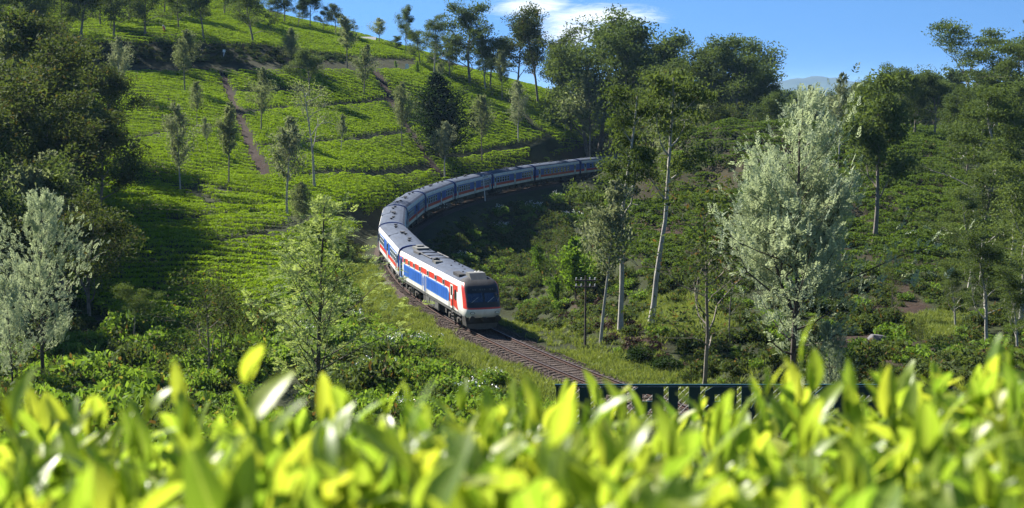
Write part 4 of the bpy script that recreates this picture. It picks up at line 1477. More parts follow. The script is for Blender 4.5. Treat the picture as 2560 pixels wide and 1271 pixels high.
lib('silver_oak', lambda i: cone_tree(460 + i, 13, 3900, [.38, .30, .42][i], [.22, .24, .21][i], leafsize=.36, loose=.36, branches=32, upsweep=1.0, top=.5), 3, M['pale_bark'], M['sage'])
lib('bushy', lambda i: cone_tree(470 + i, 10, 6500, .18, [.26, .30][i], 70, .36, loose=.5), 2, M['bark'], M['oak'])
lib('conifer', lambda i: cone_tree(480 + i, 15, 12000, .05, [.24, .16][i], 90, .42, loose=.5, thick=.014), 2, M['bark'], M['dark'])
lib('wattle', lambda i: cone_tree(490 + i, 15, [3900, 2900][i], [.27, .2][i], [.37, .33][i], [46, 40][i], frond=True, flen=.62, top=.80, pairs=6, thick=.013, loose=.25, upsweep=.9, leaders=[2, 0][i], lowflat=.25), 2, M['bark'], M['silver'])
lib('airy', lambda i: cone_tree(500 + i, 12, [1350, 1100][i], [.20, .3][i], [.27, .2][i], [46, 40][i], frond=True, flen=.56, top=-.05, pairs=7, thick=.0105, loose=.32, upsweep=.95), 2, M['bark'], M['airy'])
lib('sparse', lambda i: eucalypt(510 + i, 10, [3200, 3600][i], [.25, .3][i], .30, .06, leafsize=.22, limbs=[14, 12][i], clumpr=.10, thick=.5), 2, M['grey_bark'], M['bush_dull'])
lib('young', lambda i: cone_tree(520 + i, 6, 3000, .22, [.26, .22][i], 40, .30, loose=.5), 2, M['bark'], M['bright'])
lib('bare', lambda i: eucalypt(530 + i, 16, 1500, .50, .24, .05, leafsize=.32, limbs=10, clumpr=.07), 1, M['pale_bark'], M['oak'])

NAMES = {'euc': 'eucalyptus_tree', 'brown': 'bronze_tree', 'near_euc': 'eucalyptus_tree', 'umbrella': 'umbrella_tree', 'oak': 'silver_oak_tree', 'silver_oak': 'silver_oak_tree', 'bushy': 'bushy_tree', 'conifer': 'conifer_tree',
         'wattle': 'wattle_tree', 'airy': 'acacia_tree', 'sparse': 'sparse_tree', 'young': 'young_tree', 'bare': 'bare_tree'}


def tree(kind, var, pos, height, label, group=None, wide=1.0, rz=None, lean=(0, 0)):
    tr_, cr_, h = LIB[kind][var % len(LIB[kind])]
    s_ = height / h
    root = bpy.data.objects.new(NAMES[kind], None); COL.objects.link(root)
    root.location = pos
    root.scale = (s_ * wide, s_ * wide, s_)
    root.rotation_euler = (lean[0], lean[1], rng.random() * 6.28 if rz is None else rz)
    tag(root, label, 'tree', group)
    link('trunk', tr_, root); link('crown', cr_, root)
    return root


def by_px(kind, var, px, base, top, label, group=None, wide=1.0, Y=None, **kw):
    """tree whose foot is seen at (px, base), or stands at distance Y with the foot hidden; its tip reaches pixel row top"""
    if Y is None:
        h = hit(px, base)
        if h is None:
            h = at(px, base, 300)
        X, Yv, Z = h
    else:
        X = (px - 1280) / FPX * Y / math.cos(PITCH) * .99
        Yv = Y
        Z = float(ground(X, Y))
        for _ in range(3):
            q = project(np.array(X), np.array(Yv), np.array(Z + 8))[0]
            X += (px - q) / FPX * Y
            Z = float(ground(X, Y))
    t = CAMZ + (YH - top) / FPX * Yv
    return tree(kind, var, (X, Yv, Z - .1), max(1.5, t - Z), label, group, wide, **kw)


G1 = 'slender trees on the tea hillside'
for a in [
    ('silver_oak', 0, 297, 258, 86, 'silver-tipped slender tree at the left of the tea hillside, beside the dark tree mass', 1.0),
    ('oak', 0, 463, 236, 68, 'tall grey-green silver oak crossing the dark bank under the upper road', 1.1),
    ('oak', 1, 493, 326, 198, 'small dim silver oak between the left field path and the tall oak', .95),
    ('oak', 2, 653, 334, 160, 'thin-stemmed silver oak just right of the top of the first red path', 1.0),
    ('silver_oak', 1, 452, 488, 246, 'tall loose silver oak whose dark stem reaches the lower tea terrace', .95),
    ('oak', 3, 572, 472, 243, 'grey silver oak standing beside the middle of the first red path', .9),
    ('silver_oak', 2, 521, 390, 285, 'faint thin silver tree left of the oak by the first red path', .8),
    ('silver_oak', 0, 718, 548, 280, 'broad pale silver oak above the valley, left of the white trunk', 1.15),
    ('silver_oak', 2, 852, 387, 278, 'small wispy silver tree right of the tall white trunk', .8),
    ('oak', 4, 1005, 377, 196, 'silver oak on a long bare stem beside the second red path', .85),
    ('oak', 2, 910, 241, 106, 'full-crowned silver oak at the top of the second red path', 1.15),
    ('oak', 0, 868, 175, 36, 'tall dark silver oak breaking the skyline above the upper road', 1.2),
    ('bushy', 0, 732, 158, 68, 'rounded bushy tree on the bank of the upper road', 1.1),
    ('euc', 3, 772, 252, 128, 'flat-topped eucalyptus leaning over the tea below the upper road', 1.2),
    ('oak', 1, 1204, 413, 230, 'silver oak on a straight stem right of the dark conifer', 1.0),
    ('silver_oak', 1, 1296, 357, 194, 'pale silver oak with a straight stem above the last coaches', 1.05),
    ('silver_oak', 0, 1112, 448, 296, 'silvery cone-shaped tree directly behind the middle coaches', 1.3),
    ('silver_oak', 2, 1413, 345, 248, 'wispy silver tree on the tea crest near the wood', .9),
    ('oak', 1, 1255, 262, 122, 'narrow silver oak on the tea crest before the big eucalyptus pair', .9),
    ('oak', 3, 1096, 235, 150, 'slim silver oak tip rising behind the dark conifer', .9),
    ('young', 1, 905, 178, 128, 'small round tree against the upper road bank', .9),
    ('young', 0, 990, 174, 150, 'little bush-like tree beside the white marker post', .9),
    ('young', 1, 1043, 188, 150, 'small young tree right of the white marker post', .8),
    ('young', 0, 1415, 352, 322, 'small round young tree on the bright tea above the last coach', 1.0),
]:
    by_px(a[0], a[1], a[2], a[3], a[4], a[5], G1, a[6])
by_px('conifer', 0, 1102, 392, 172, 'broad dark green conifer standing alone in the bright tea', wide=1.75)
by_px('bare', 0, 786, 480, 196, 'tall white-trunked tree with mostly bare branches on the tea hill', wide=.85, rz=.6)

G2 = 'trees along the hilltop skyline'
for a in [
    ('euc', 0, 1015, 137, 24, 'thin lone eucalyptus with tufted crown against the sky', .75),
    ('oak', 4, 948, 112, 44, 'small spreading tree on the skyline left of the lone thin eucalyptus', 1.7),
    ('near_euc', 3, 1085, 200, 50, 'spreading pale eucalyptus on the crest right of the lone thin one', 1.1),
    ('euc', 5, 1175, 214, 12, 'tall twin-headed dark eucalyptus rising beside the cloud', 1.15),
    ('euc', 5, 1052, 165, 78, 'low dense tree at the foot of the spreading pale eucalyptus', 1.1),
    ('brown', 1, 1290, 235, 72, 'open eucalyptus under the left end of the cloud', 1.2),
    ('brown', 3, 1345, 265, 36, 'largest dark tree directly under the cloud', .95),
    ('brown', 1, 840, 88, 18, 'dark round tree on the skyline at the end of the upper field', 1.2),
    ('euc', 3, 775, 74, -14, 'tall hazy eucalyptus behind the upper tea field', 1.1),
    ('euc', 1, 712, 62, -28, 'leftmost of the tall hazy trees behind the upper tea field', 1.2),
    ('euc', 2, 634, 112, -22, 'dark spreading tree standing in the upper tea field', 1.35),
    ('euc', 4, 508, 103, -50, 'straight dark tree in the upper field, second from the spreading one', 1.0),
    ('euc', 0, 447, 78, -45, 'slim dark tree in the upper field between two heavier trunks', 1.0),
    ('euc', 2, 362, 92, -48, 'heavy dark tree in the upper field beside the plucker', 1.4),
    ('euc', 5, 285, 100, -45, 'dark tree at the left end of the upper field', 1.3),
    ('euc', 4, 205, 110, -60, 'large dark tree at the top left above the bronze trees', 1.3),
    ('euc', 1, 100, 120, -50, 'dark tree in the top left corner of the hill', 1.3),
    ('euc', 2, 10, 125, -40, 'last dark tree at the far left top of the hill', 1.3),
    ('brown', 3, 60, 70, -40, 'round dark tree high in the top left corner', 1.4),
    ('brown', 1, 320, 60, -50, 'round dark tree behind the heavy one by the plucker', 1.4),
    ('brown', 0, 475, 48, -40, 'round dark tree behind the two slim trunks of the upper field', 1.3),
    ('euc', 2, 600, 48, -60, 'dark tree at the frame top left of the spreading one', 1.2),
    ('euc', 5, 745, 66, 0, 'dark tree between the two hazy eucalyptus on the crest', 1.2),
    ('euc', 5, 150, 95, -30, 'low dark tree between the two top left corner trees', 1.3),
    ('euc', 3, 250, 70, -40, 'dark tree behind the left end of the upper field', 1.3),
    ('euc', 0, 410, 40, -60, 'dark tree behind the plucker in the upper field', 1.3),
    ('euc', 5, 560, 40, -50, 'dark bushy tree on the crest left of the spreading one', 1.3),
    ('euc', 2, 690, 58, -8, 'dark tree at the start of the open skyline', 1.2),
    ('brown', 2, 808, 80, 30, 'low dark tree beside the round one on the skyline', 1.1),
    ('near_euc', 3, 1215, 232, 84, 'pale-limbed tree between the twin-headed one and the cloud trees', 1.1),
    ('brown', 0, 1400, 275, 92, 'rounded tree right of the largest one under the cloud', 1.1),
    ('brown', 2, 880, 98, 52, 'low round tree right of the skyline end of the upper field', 1.2),
    ('euc', 5, 985, 128, 92, 'low shrubby tree on the crest beside the lone thin eucalyptus', 1.5),
    ('euc', 5, 1125, 196, 92, 'bushy tree on the crest left of the twin-headed one', 1.3),
    ('euc', 1, 1225, 225, 105, 'small tree right of the twin-headed one under the cloud', 1.3),
]:
    by_px(a[0], a[1], a[2], a[3], a[4], a[5], G2, a[6])

G3 = 'dense trees at the left edge'
bl = ['bronze-green tree {} in the dense mass at the left edge']
lst = [
    ('brown', 0, 185, 300, 88, 190), ('brown', 1, 90, 330, 60, 176), ('oak', 2, 20, 330, 40, 170), ('brown', 3, 250, 330, 180, 188), ('brown', 1, 140, 420, 150, 160), ('brown', 2, 60, 450, 160, 152),
    ('oak', 4, 215, 420, 225, 166), ('brown', 3, 0, 520, 230, 140), ('brown', 0, 120, 560, 270, 142), ('brown', 1, 40, 640, 300, 130), ('brown', 2, 180, 560, 310, 146), ('silver_oak', 1, 110, 640, 360, 132),
    ('brown', 3, 240, 560, 305, 152), ('bushy', 1, 60, 760, 400, 124), ('euc', 2, 150, 760, 420, 126), ('brown', 2, 215, 800, 520, 118), ('euc', 3, -20, 800, 400, 116), ('brown', 0, 10, 860, 520, 110),
]
where = ['topmost, under the dark hilltop trees', 'high up against the hill field', 'at the very edge near the top', 'nearest the tall silver-tipped tree', 'in the middle of the upper half', 'low crowned, near the edge, upper half',
         'reaching over the sunlit tea', 'at the edge half way up', 'half way up with a domed crown', 'half way up, close to the edge', 'half way up, next to the tea shadow', 'pale and pointed, in the middle of the mass', 'bordering the upper tea terrace',
         'behind the silver wattle tip', 'greener, right of the silver wattle tip', 'reddish, lowest and nearest the shadowed tea', 'greener, lowest at the edge', 'lowest, just left of the silver wattle']
for (k_, v_, px_, b_, t_, Y_), w_l in zip(lst, where):
    by_px(k_, v_, px_, b_, t_, 'leafy tree in the left-edge mass, ' + w_l, G3, 1.15, Y=Y_)

by_px('wattle', 1, 96, 960, 470, 'silver feathery wattle with a dark forked trunk at the lower left', wide=.85, Y=88)
by_px('wattle', 1, 20, 960, 690, 'smaller silver wattle at the left edge below the bronze trees', wide=.8, Y=84, rz=2.0)
by_px('sparse', 0, 512, 905, 688, 'small open-crowned tree with two thin stems in the left valley', 'thin trees in the left valley', 1.35, Y=92)
by_px('sparse', 1, 548, 915, 735, 'lesser companion of the open-crowned tree in the left valley', 'thin trees in the left valley', 1.1, Y=93)
by_px('umbrella', 0, 325, 860, 738, 'small dark flat-topped tree in the shaded valley at the foot of the tea', wide=.9, Y=106)
by_px('bushy', 1, 750, 560, 448, 'dark bushy tree at the foot of the tall white trunk', wide=1.0, Y=152)
by_px('airy', 0, 790, 1010, 470, 'airy pale green acacia with dark trunk in front of the train', wide=1.12, Y=72, rz=1.1)

G4 = 'tall trees on the slope right of the railway'
by_px('near_euc', 0, 1625, 812, 148, 'tallest white-trunked eucalyptus right of the train, leaning slightly right', G4, .9, rz=.4, lean=(0, .03))
by_px('near_euc', 1, 1551, 832, 196, 'slim eucalyptus with layered crown left of the tallest white-trunked one', G4, .85, rz=2.2)
by_px('silver_oak', 2, 1501, 862, 425, 'dark-trunked tree with silvery top left of the slim eucalyptus', G4, .95, rz=1)
by_px('sparse', 0, 1385, 735, 545, 'bright green small tree in the ravine, left of the pair', G4, .9)
by_px('young', 0, 1440, 760, 582, 'bright conical young tree in the ravine, right of the pair', G4, 1.2)
by_px('young', 1, 1390, 762, 680, 'shortest bright young tree in the ravine', G4, 1.0)
by_px('young', 0, 1352, 700, 600, 'young tree at the shadowed side of the ravine', G4, 1.1)
by_px('sparse', 0, 1765, 965, 480, 'open thin-branched bushy tree between the white trunk and the silver wattle', G4, 1.25, Y=84)
by_px('wattle', 0, 1985, 945, 222, 'big silver feathery wattle with black trunk, right of the track', G4, .80, Y=72, rz=.5)
by_px('wattle', 1, 2085, 1010, 800, 'low silver wattle sapling beside the black trunk', G4, .7, Y=70, rz=1.5)
by_px('euc', 4, 2192, 600, 190, 'dark-trunked tree with dusky crown behind the silver wattle', G4, 1.0, Y=142)
by_px('silver_oak', 1, 2100, 420, 172, 'thin pale tree top showing above the silver wattle', G4, .8, Y=190)
by_px('sparse', 1, 1830, 800, 560, 'thin bare-stemmed sapling left of the silver wattle', G4, .9, Y=98)
by_px('sparse', 1, 2305, 960, 800, 'thin dark sapling on the red earth right of the wattle', G4, .9, Y=88)
by_px('sparse', 0, 2240, 800, 640, 'spindly sapling on the bare slope behind the wattle', G4, .8, Y=108)

G5 = 'wood on the crest behind the train'
belt = [
    ('euc', 5, 1470, 290, 118, 290), ('euc', 2, 1500, 290, 58, 300), ('euc', 0, 1560, 290, 78, 285), ('euc', 4, 1610, 300, 92, 290), ('euc', 5, 1430, 290, 150, 300), ('oak', 1, 1475, 300, 172, 282), ('euc', 1, 1660, 300, 170, 270), ('euc', 3, 1690, 300, 98, 300), ('euc', 2, 1745, 310, 118, 290),
    ('euc', 4, 1790, 320, 98, 285), ('euc', 5, 1840, 320, 140, 280), ('euc', 0, 1860, 320, 118, 330), ('euc', 4, 1895, 330, 166, 290), ('euc', 1, 1935, 330, 196, 280), 
    ('oak', 0, 1775, 320, 240, 240), ('oak', 2, 1700, 320, 215, 240), ('euc', 0, 1920, 330, 240, 250), ('oak', 2, 2035, 330, 206, 290), ('euc', 1, 2080, 330, 250, 270), ('oak', 4, 2140, 340, 200, 290), ('euc', 0, 2110, 330, 256, 256), ('oak', 3, 1650, 320, 250, 236),
    ('euc', 0, 1215, 230, 110, 330), ('brown', 2, 1820, 330, 262, 240), ('brown', 0, 1620, 300, 205, 250),
]
ords = ['first', 'second', 'third', 'fourth', 'fifth', 'sixth', 'seventh', 'eighth', 'ninth', 'tenth', 'eleventh', 'twelfth', 'thirteenth', 'fourteenth', 'fifteenth', 'sixteenth', 'seventeenth', 'eighteenth', 'nineteenth', 'twentieth',
        'twenty-first', 'twenty-second', 'twenty-third', 'twenty-fourth', 'twenty-fifth', 'twenty-sixth', 'twenty-seventh', 'twenty-eighth', 'twenty-ninth', 'thirtieth', 'thirty-first', 'thirty-second', 'thirty-third', 'thirty-fourth']
for i, (k_, v_, px_, b_, t_, Y_) in enumerate(sorted(belt, key=lambda q: q[2])):
    by_px(k_, v_, px_, b_, t_, f"{'slim pale' if k_ == 'oak' else 'dark leafy'} tree on the wooded crest, {ords[i]} from the left", G5, 1.15, Y=Y_)

G6 = 'wood at the right edge'
right = [
    ('umbrella', 0, 2408, 330, 110, 220), ('euc', 2, 2240, 350, 176, 235), ('euc', 0, 2180, 350, 205, 250), ('euc', 5, 2290, 350, 178, 240), ('euc', 3, 2340, 350, 190, 235), ('euc', 4, 2470, 350, 160, 230), ('umbrella', 1, 2550, 330, 112, 210), ('euc', 1, 2380, 350, 225, 215),
    ('euc', 4, 2520, 350, 205, 190), ('near_euc', 3, 2440, 500, 235, 150), ('near_euc', 2, 2540, 600, 240, 130), ('near_euc', 3, 2460, 700, 400, 122), ('near_euc', 3, 2560, 800, 480, 104),
    ('near_euc', 2, 2430, 760, 480, 118), ('near_euc', 3, 2480, 900, 590, 96), ('near_euc', 3, 2600, 900, 430, 98), ('euc', 5, 2420, 460, 300, 180), ('near_euc', 3, 2400, 860, 660, 104), ('near_euc', 3, 2560, 950, 680, 84),
]
wr = ['umbrella-topped and tallest against the sky', 'rounded, left part of the skyline', 'leftmost on the skyline', 'beside the umbrella-topped tree, to its left', 'under the umbrella-topped tree, left', 'under the umbrella-topped tree, right', 'cut by the frame at the skyline', 'below the umbrella-topped tree',
      'dense, at the frame below the skyline', 'large and pale-limbed, upper half', 'large and pale-limbed, at the frame, upper half', 'large pale-limbed, in the middle', 'largest, cut by the frame half way down',
      'drooping over the rough tea', 'lower middle with drooping crown', 'at the frame, mostly outside', 'dark, behind the pale-limbed trees', 'low and bushy beside the bare earth', 'lowest, just above the blurred tea leaves']
for (k_, v_, px_, b_, t_, Y_), w_l in zip(right, wr):
    by_px(k_, v_, px_, b_, t_, 'tree in the wood at the right edge, ' + w_l, G6, 1.2 if k_ != 'umbrella' else 1.0, Y=Y_)

# far wood beyond the crest, one mass
X = rng.uniform(10, 330, 900); Y = rng.uniform(300, 520, 900)
cx_, cy_ = np.clip(X, GX0, GX1), np.clip(Y, GY0, GY1)
Z = bil(GZ, cx_, cy_); od = np.hypot(X - cx_, Y - cy_); Z = Z + (-18 - Z) * smooth(0, 260, od)
fw = []
for i in range(3):
    g = np.random.default_rng(560 + i)
    (tv, tf), (cv_, cf), h = eucalypt(560 + i, 15, 2600, .3, .28, .05, leafsize=.8, limbs=8, clumpr=.1)
    fw.append(new_mesh('far_tree', np.concatenate([cv_, tv]), np.concatenate([cf, tf + len(cv_)]), [M['euc'], M['grey_bark']], [0] * len(cf) + [1] * len(tf)))
px, py = project(X, Y, Z + 14)
k = (py > np.interp(px, [1200, 1400, 1900, 2000, 2150, 2300, 2600], [190, 170, 200, 232, 232, 200, 180])) & (X > 25 + (Y - 300) * .12)
instancer('far_wood', np.stack([X, Y, Z - .3], -1)[k], rng.random(k.sum()) * 6.28, .7 + .5 * rng.random(k.sum()), fw)

# single shrubs one can point at
G7 = 'leafy shrubs beside the track'
SH = []
for i in range(4):
    st, lf, fl = bush(600 + i, 1.2, 900, .19, .9, 10, [0, 22, 34, 0][i], True)
    SH.append((lf, fl, st))
shm = [(new_mesh('foliage', *SH[i][0], M['bush']), None if SH[i][1] is None else new_mesh('blossom', *SH[i][1], M['flower']), new_mesh('stem', *SH[i][2], M['bark'])) for i in range(4)]
shd = [new_mesh('foliage', *SH[i][0], M['dark']) for i in range(4)]


def shrub(px, py, s, v, label, group, dark=False, Y=None):
    h = hit(px, py, 45)
    if h is None: return
    o = bpy.data.objects.new('shrub', None); COL.objects.link(o)
    o.location = (h[0], h[1], h[2] - .1); o.scale = (s, s, s * .95); o.rotation_euler = (0, 0, rng.random() * 6.28)
    tag(o, label, 'shrub', group)
    link('foliage', shd[v] if dark else shm[v][0], o); link('stem', shm[v][2], o)
    if shm[v][1] is not None: link('blossom', shm[v][1], o)


for i, (a, b, s_, v, lab) in enumerate([
    (985, 905, 1.7, 1, 'large rounded shrub with white blossom between the acacia and the track'),
    (1090, 960, 1.6, 3, 'leafy green shrub below the sleepers, right of the blossoming one'),
    (930, 960, 1.5, 2, 'white-flowering shrub just right of the acacia trunk'),
    (1180, 1020, 1.5, 2, 'white-topped shrub near the green railing, at the slope foot'),
    (1000, 1050, 1.4, 2, 'white-flowering shrub low on the slope above the blurred leaves'),
    (700, 930, 1.6, 3, 'green shrub left of the acacia trunk'),
    (860, 860, 1.4, 0, 'small green shrub behind the acacia trunk'),
    (640, 900, 1.5, 0, 'leafy shrub at the edge of the shaded valley'),
    (1230, 960, 1.0, 1, 'low flowering shrub under the end of the sleepers'),
    (760, 860, 1.5, 2, 'white-flowering shrub on the slope crest left of the acacia trunk'),
    (900, 820, 1.3, 1, 'flowering shrub nearest the second coach, above the acacia foot'),
    (1060, 880, 1.2, 2, 'white-flowering shrub at the grass edge beside the power car bogie'),
    (1130, 1000, 1.6, 0, 'broad green shrub between the blossoming shrub and the name board'),
]):
    shrub(a, b, s_, v, lab, G7)
for a, b, s_, v, lab in [(1600, 905, 1.1, 3, 'compact dark green shrub on the grass verge right of the rails'), (1665, 930, 1.1, 0, 'dark shrub right of the compact one beyond the verge'), (1160, 660, 1.5, 1, 'pale-topped shrub beside the power car roof in the shade'),
                         (1250, 590, 1.9, 2, 'sunlit shrub with pale flowers in the middle of the ravine'), (1330, 540, 2.2, 2, 'shrub with white tips below the sixth coach'), (1390, 515, 2.3, 1, 'tall sunlit shrub in the ravine below the seventh coach'),
                         (1250, 545, 1.9, 1, 'silvery shrub in the ravine below the fifth coach'), (1430, 560, 2.0, 2, 'sunlit shrub near the slim eucalyptus in the ravine'), (1180, 600, 1.6, 3, 'shrub half in the shadow of the train')]:
    shrub(a, b, s_, v, lab, 'shrubs in the ravine', b > 850 and a > 1500)

# ------------------------------------------------------------------ estate name board seen from behind: EDINBURGH
SY = 36.0
sgn0 = at(1392, 966, SY)
top_z, bot_z = sgn0[2], at(1392, 1060, SY)[2]
LH = top_z - bot_z
PIT = 93.0 / FPX * SY
board = bpy.data.objects.new('name_board', None); COL.objects.link(board)
board.location = (sgn0[0], SY, bot_z)
tag(board, 'dark green steel name board with cut-out letters and wire mesh, seen from behind', 'sign')


def rrect(x0, x1, z0, z1, r, n=4, corners=(1, 1, 1, 1)):
    out = []
    for (cx, cz, a0, c) in ((x1 - r, z1 - r, 0, corners[0]), (x0 + r, z1 - r, 90, corners[1]), (x0 + r, z0 + r, 180, corners[2]), (x1 - r, z0 + r, 270, corners[3])):
        if c:
            out += [(cx + r * math.cos(R(a0 + 90 * i / n)), cz + r * math.sin(R(a0 + 90 * i / n))) for i in range(n + 1)]
        else:
            out.append((cx + (r if a0 in (0, 270) else -r), cz + (r if a0 in (0, 90) else -r)))
    return out


LW, ST = 0.80, 0.28       # in letter heights: width, stroke
GL = {   # strokes of each letter as read from its front, unit height; boxes (x0,x1,z0,z1) or ('r', ...) rounded, or polygons
    'E': [(0, ST, 0, 1), (ST, .74, 0, .22), (ST, .66, .39, .61), (ST, .74, .78, 1)],
    'D': [(0, ST, 0, 1), (ST, .58, 0, .21), (ST, .58, .79, 1), [(.58, 0), (.80, .2), (.80, .8), (.58, 1), (.56, .78), (.56, .22)]],
    'I': [(.22, .50, 0, 1)],
    'N': [(0, ST, 0, 1), (.56, .80, 0, 1), [(ST, 1), (ST, .62), (.56, 0), (.56, .38)]],
    'B': [(0, ST, 0, 1), (ST, .60, 0, .20), (ST, .60, .40, .60), (ST, .60, .80, 1), [(.60, 0), (.82, .12), (.82, .40), (.70, .50), (.56, .5), (.56, .2)], [(.60, 1), (.56, .8), (.56, .5), (.70, .5), (.80, .60), (.80, .88)]],
    'U': [(0, ST, .18, 1), (.56, .80, .18, 1), [(0, .18), (.18, 0), (.62, 0), (.80, .18), (.56, .24), (.25, .24)]],
    'R': [(0, ST, 0, 1), (ST, .62, .80, 1), (ST, .62, .40, .60), [(.62, 1), (.54, .80), (.54, .60), (.62, .40), (.80, .52), (.80, .88)], [(.34, .40), (.62, .40), (.84, 0), (.56, 0)]],
    'G': [(0, ST, .15, .85), [(0, .85), (.15, 1), (.65, 1), (.80, .85), (.80, .70), (.55, .70), (.52, .79), (ST, .79)], [(0, .15), (.15, 0), (.65, 0), (.80, .15), (.55, .21), (ST, .21)], (.55, .80, .15, .52), (.42, .55, .36, .52)],
    'H': [(0, ST, 0, 1), (.55, .80, 0, 1), (ST, .55, .39, .61)],
}
word = 'EDINBURGH'
for i, ch in enumerate(reversed(word)):
    mb = MB()
    x_off = i * PIT + .06
    for k, st_ in enumerate(GL[ch]):
        poly = [(st_[0], st_[2]), (st_[1], st_[2]), (st_[1], st_[3]), (st_[0], st_[3])] if isinstance(st_, tuple) else st_
        sw = PIT / .80 * .86
        pts = [(x_off + (.80 - x) * sw, z * LH * .97 + .015) for x, z in poly]
        mb.prism(pts, 'y', -.03 + .0015 * k, .03 - .0015 * k)
    mb.build('letter', [M['sign']], board)
WID = PIT * 9 + .1
for nm, z0, z1 in (('top_rail', LH + .0, LH + .05), ('bottom_rail', -.03, .02)):
    q = MB(); q.box(-.05, WID, -.045, .045, z0, z1); q.build(nm, [M['sign']], board)
q = MB()
step = .17
for k in range(int((WID + LH) / step) + 1):
    for sg in (1, -1):
        x0 = k * step - (0 if sg < 0 else LH * .0)
        a, b = (x0 - LH, 0), (x0, LH)
        if sg < 0: a, b = (x0, 0), (x0 - LH, LH)
        # clip to the board
        pts = []
        for (p_, r_) in ((a, b),):
            t0, t1 = 0.0, 1.0
            dx = r_[0] - p_[0]
            for lim, s_ in ((0, 1), (WID - .05, -1)):
                pass
            lo, hi = sorted(((0 - p_[0]) / dx, (WID - .05 - p_[0]) / dx))
            t0, t1 = max(t0, lo), min(t1, hi)
            if t1 > t0:
                pts = [(p_[0] + dx * t, .040 + .006 * sg, (r_[1] - p_[1]) * t + p_[1]) for t in (t0, t1)]
        if pts:
            q.tube(pts, .006, 3)
q.build('wire_mesh', [M['sign']], board)
for k in range(5):
    x = .02 + k * (WID - .1) / 4
    q = MB(); q.box(x - .035, x + .035, .055, .125, -(bot_z - float(ground(sgn0[0] + x, SY))) - .2, LH); q.build('post', [M['sign']], board)

# ------------------------------------------------------------------ telegraph poles and small things
def pole(px, base, top, label, arms, Y=None, w=.14, lean=0.0, white=False):
    h = hit(px, base, 60) if Y is None else None
    if h is None:
        X = (px - 1280) / FPX * Y; h = np.array([X, Y, float(ground(X, Y))])
    ht = CAMZ + (YH - top) / FPX * h[1] - h[2]
    o = bpy.data.objects.new('telegraph_pole', None); COL.objects.link(o); o.location = tuple(h); o.rotation_euler = (0, lean, 0)
    tag(o, label, 'telegraph pole', 'telegraph poles along the line')
    q = MB(); q.tube([(0, 0, -.3), (0, 0, ht)], [w * .62, w * .42], 8); q.build('post', [M['plaster'] if white else M['pole']], o)
    for k in range(arms):
        z = ht - .35 - .45 * k
        a = MB(); a.box(-.75, .75, -.06, .02, z - .05, z + .05); ar = a.build('crossarm', [M['pole']], o)
        for x in (-.65, -.3, .3, .65):
            i_ = MB(); i_.disc((x, -.02, z + .13), .045, 'z', .16, 0, 8); link('insulator', i_.mesh('insulator', [M['galv']]), ar)


pole(1463, 872, 690, 'slim dark telegraph pole with two crossarms on the verge right of the rails', 2)
pole(1105, 560, 506, 'telegraph pole with white insulators in the shade before the fourth coach', 2, Y=199)
pole(1213, 505, 436, 'pale leaning telegraph pole before the fifth coach', 1, Y=226, lean=-.08, white=True)

h = hit(1018, 176)
q = MB(); q.prism([(-.42, 0), (.42, 0), (.36, 1.15), (.18, 1.32), (-.18, 1.32), (-.36, 1.15)], 'y', -.25, .25); q.box(-.5, .5, -.32, .32, -.3, .06)
o = q.build('marker_stone', [M['plaster']], None, loc=(h[0], h[1], h[2])); tag(o, 'white marker stone at the end of the upper road on the tea crest', 'marker stone')
h = hit(558, 145)
q = MB(); q.tube([(0, 0, -.1), (.25, 0, 1.1)], .06, 6); q.box(-.05, .45, -.03, .03, 1.0, 1.5)
o = q.build('signpost', [M['plaster']], None, loc=(h[0], h[1], h[2])); tag(o, 'small tilted white signpost on the dark bank above the first red path', 'signpost')

h = hit(905, 108)
hut = bpy.data.objects.new('hut', None); COL.objects.link(hut)
hut.location = at(903, 112, 350) if h is None else (h[0], h[1] + 9, h[2] - 1.6)
tag(hut, 'small hut with a grey tin roof just behind the upper field crest', 'hut')
q = MB(); q.box(-2.2, 2.2, -1.6, 1.6, -.5, 2.3); q.build('wall', [M['plaster']], hut)
q = MB(); q.prism([(-1.9, 2.25), (0, 3.2), (1.9, 2.25), (1.9, 2.36), (0, 3.32), (-1.9, 2.36)], 'x', -2.5, 2.5); q.build('roof', [M['tin']], hut)
q = MB(); q.box(-.5, .4, -1.64, -1.6, 0, 1.9); q.build('door', [M['seam']], hut)

# tea plucker in the upper field
h = hit(411, 84)
pl = bpy.data.objects.new('person', None); COL.objects.link(pl)
pl.location = (h[0], h[1], h[2] - .15); pl.rotation_euler = (0, 0, 2.4)
tag(pl, 'tea plucker in a red top and white headcloth bending among the upper tea rows', 'person')
JV = [((0, 0, .92), .15), ((0, .03, 1.15), .14), ((0, .14, 1.36), .15), ((0, .22, 1.48), .06), ((0, .28, 1.58), .095), ((0, .30, 1.70), .085), ((.19, .15, 1.40), .06), ((.27, .32, 1.18), .045), ((.22, .55, 1.06), .035), ((-.19, .15, 1.40), .06),
      ((-.27, .32, 1.18), .045), ((-.20, .55, 1.02), .035), ((.10, 0, .86), .10), ((.11, .03, .48), .065), ((.11, -.02, .06), .045), ((-.10, 0, .86), .10), ((-.11, .05, .48), .065), ((-.11, -.02, .06), .045), ((.11, .12, .03), .035), ((-.11, .12, .03), .035)]
JE = [(0, 1), (1, 2), (2, 3), (3, 4), (4, 5), (2, 6), (6, 7), (7, 8), (2, 9), (9, 10), (10, 11), (0, 12), (12, 13), (13, 14), (0, 15), (15, 16), (16, 17), (14, 18), (17, 19)]
me = bpy.data.meshes.new('body'); me.from_pydata([j[0] for j in JV], JE, []); me.materials.append(M['skin'])
o = link('body', me, pl)
o.modifiers.new('skin', 'SKIN')
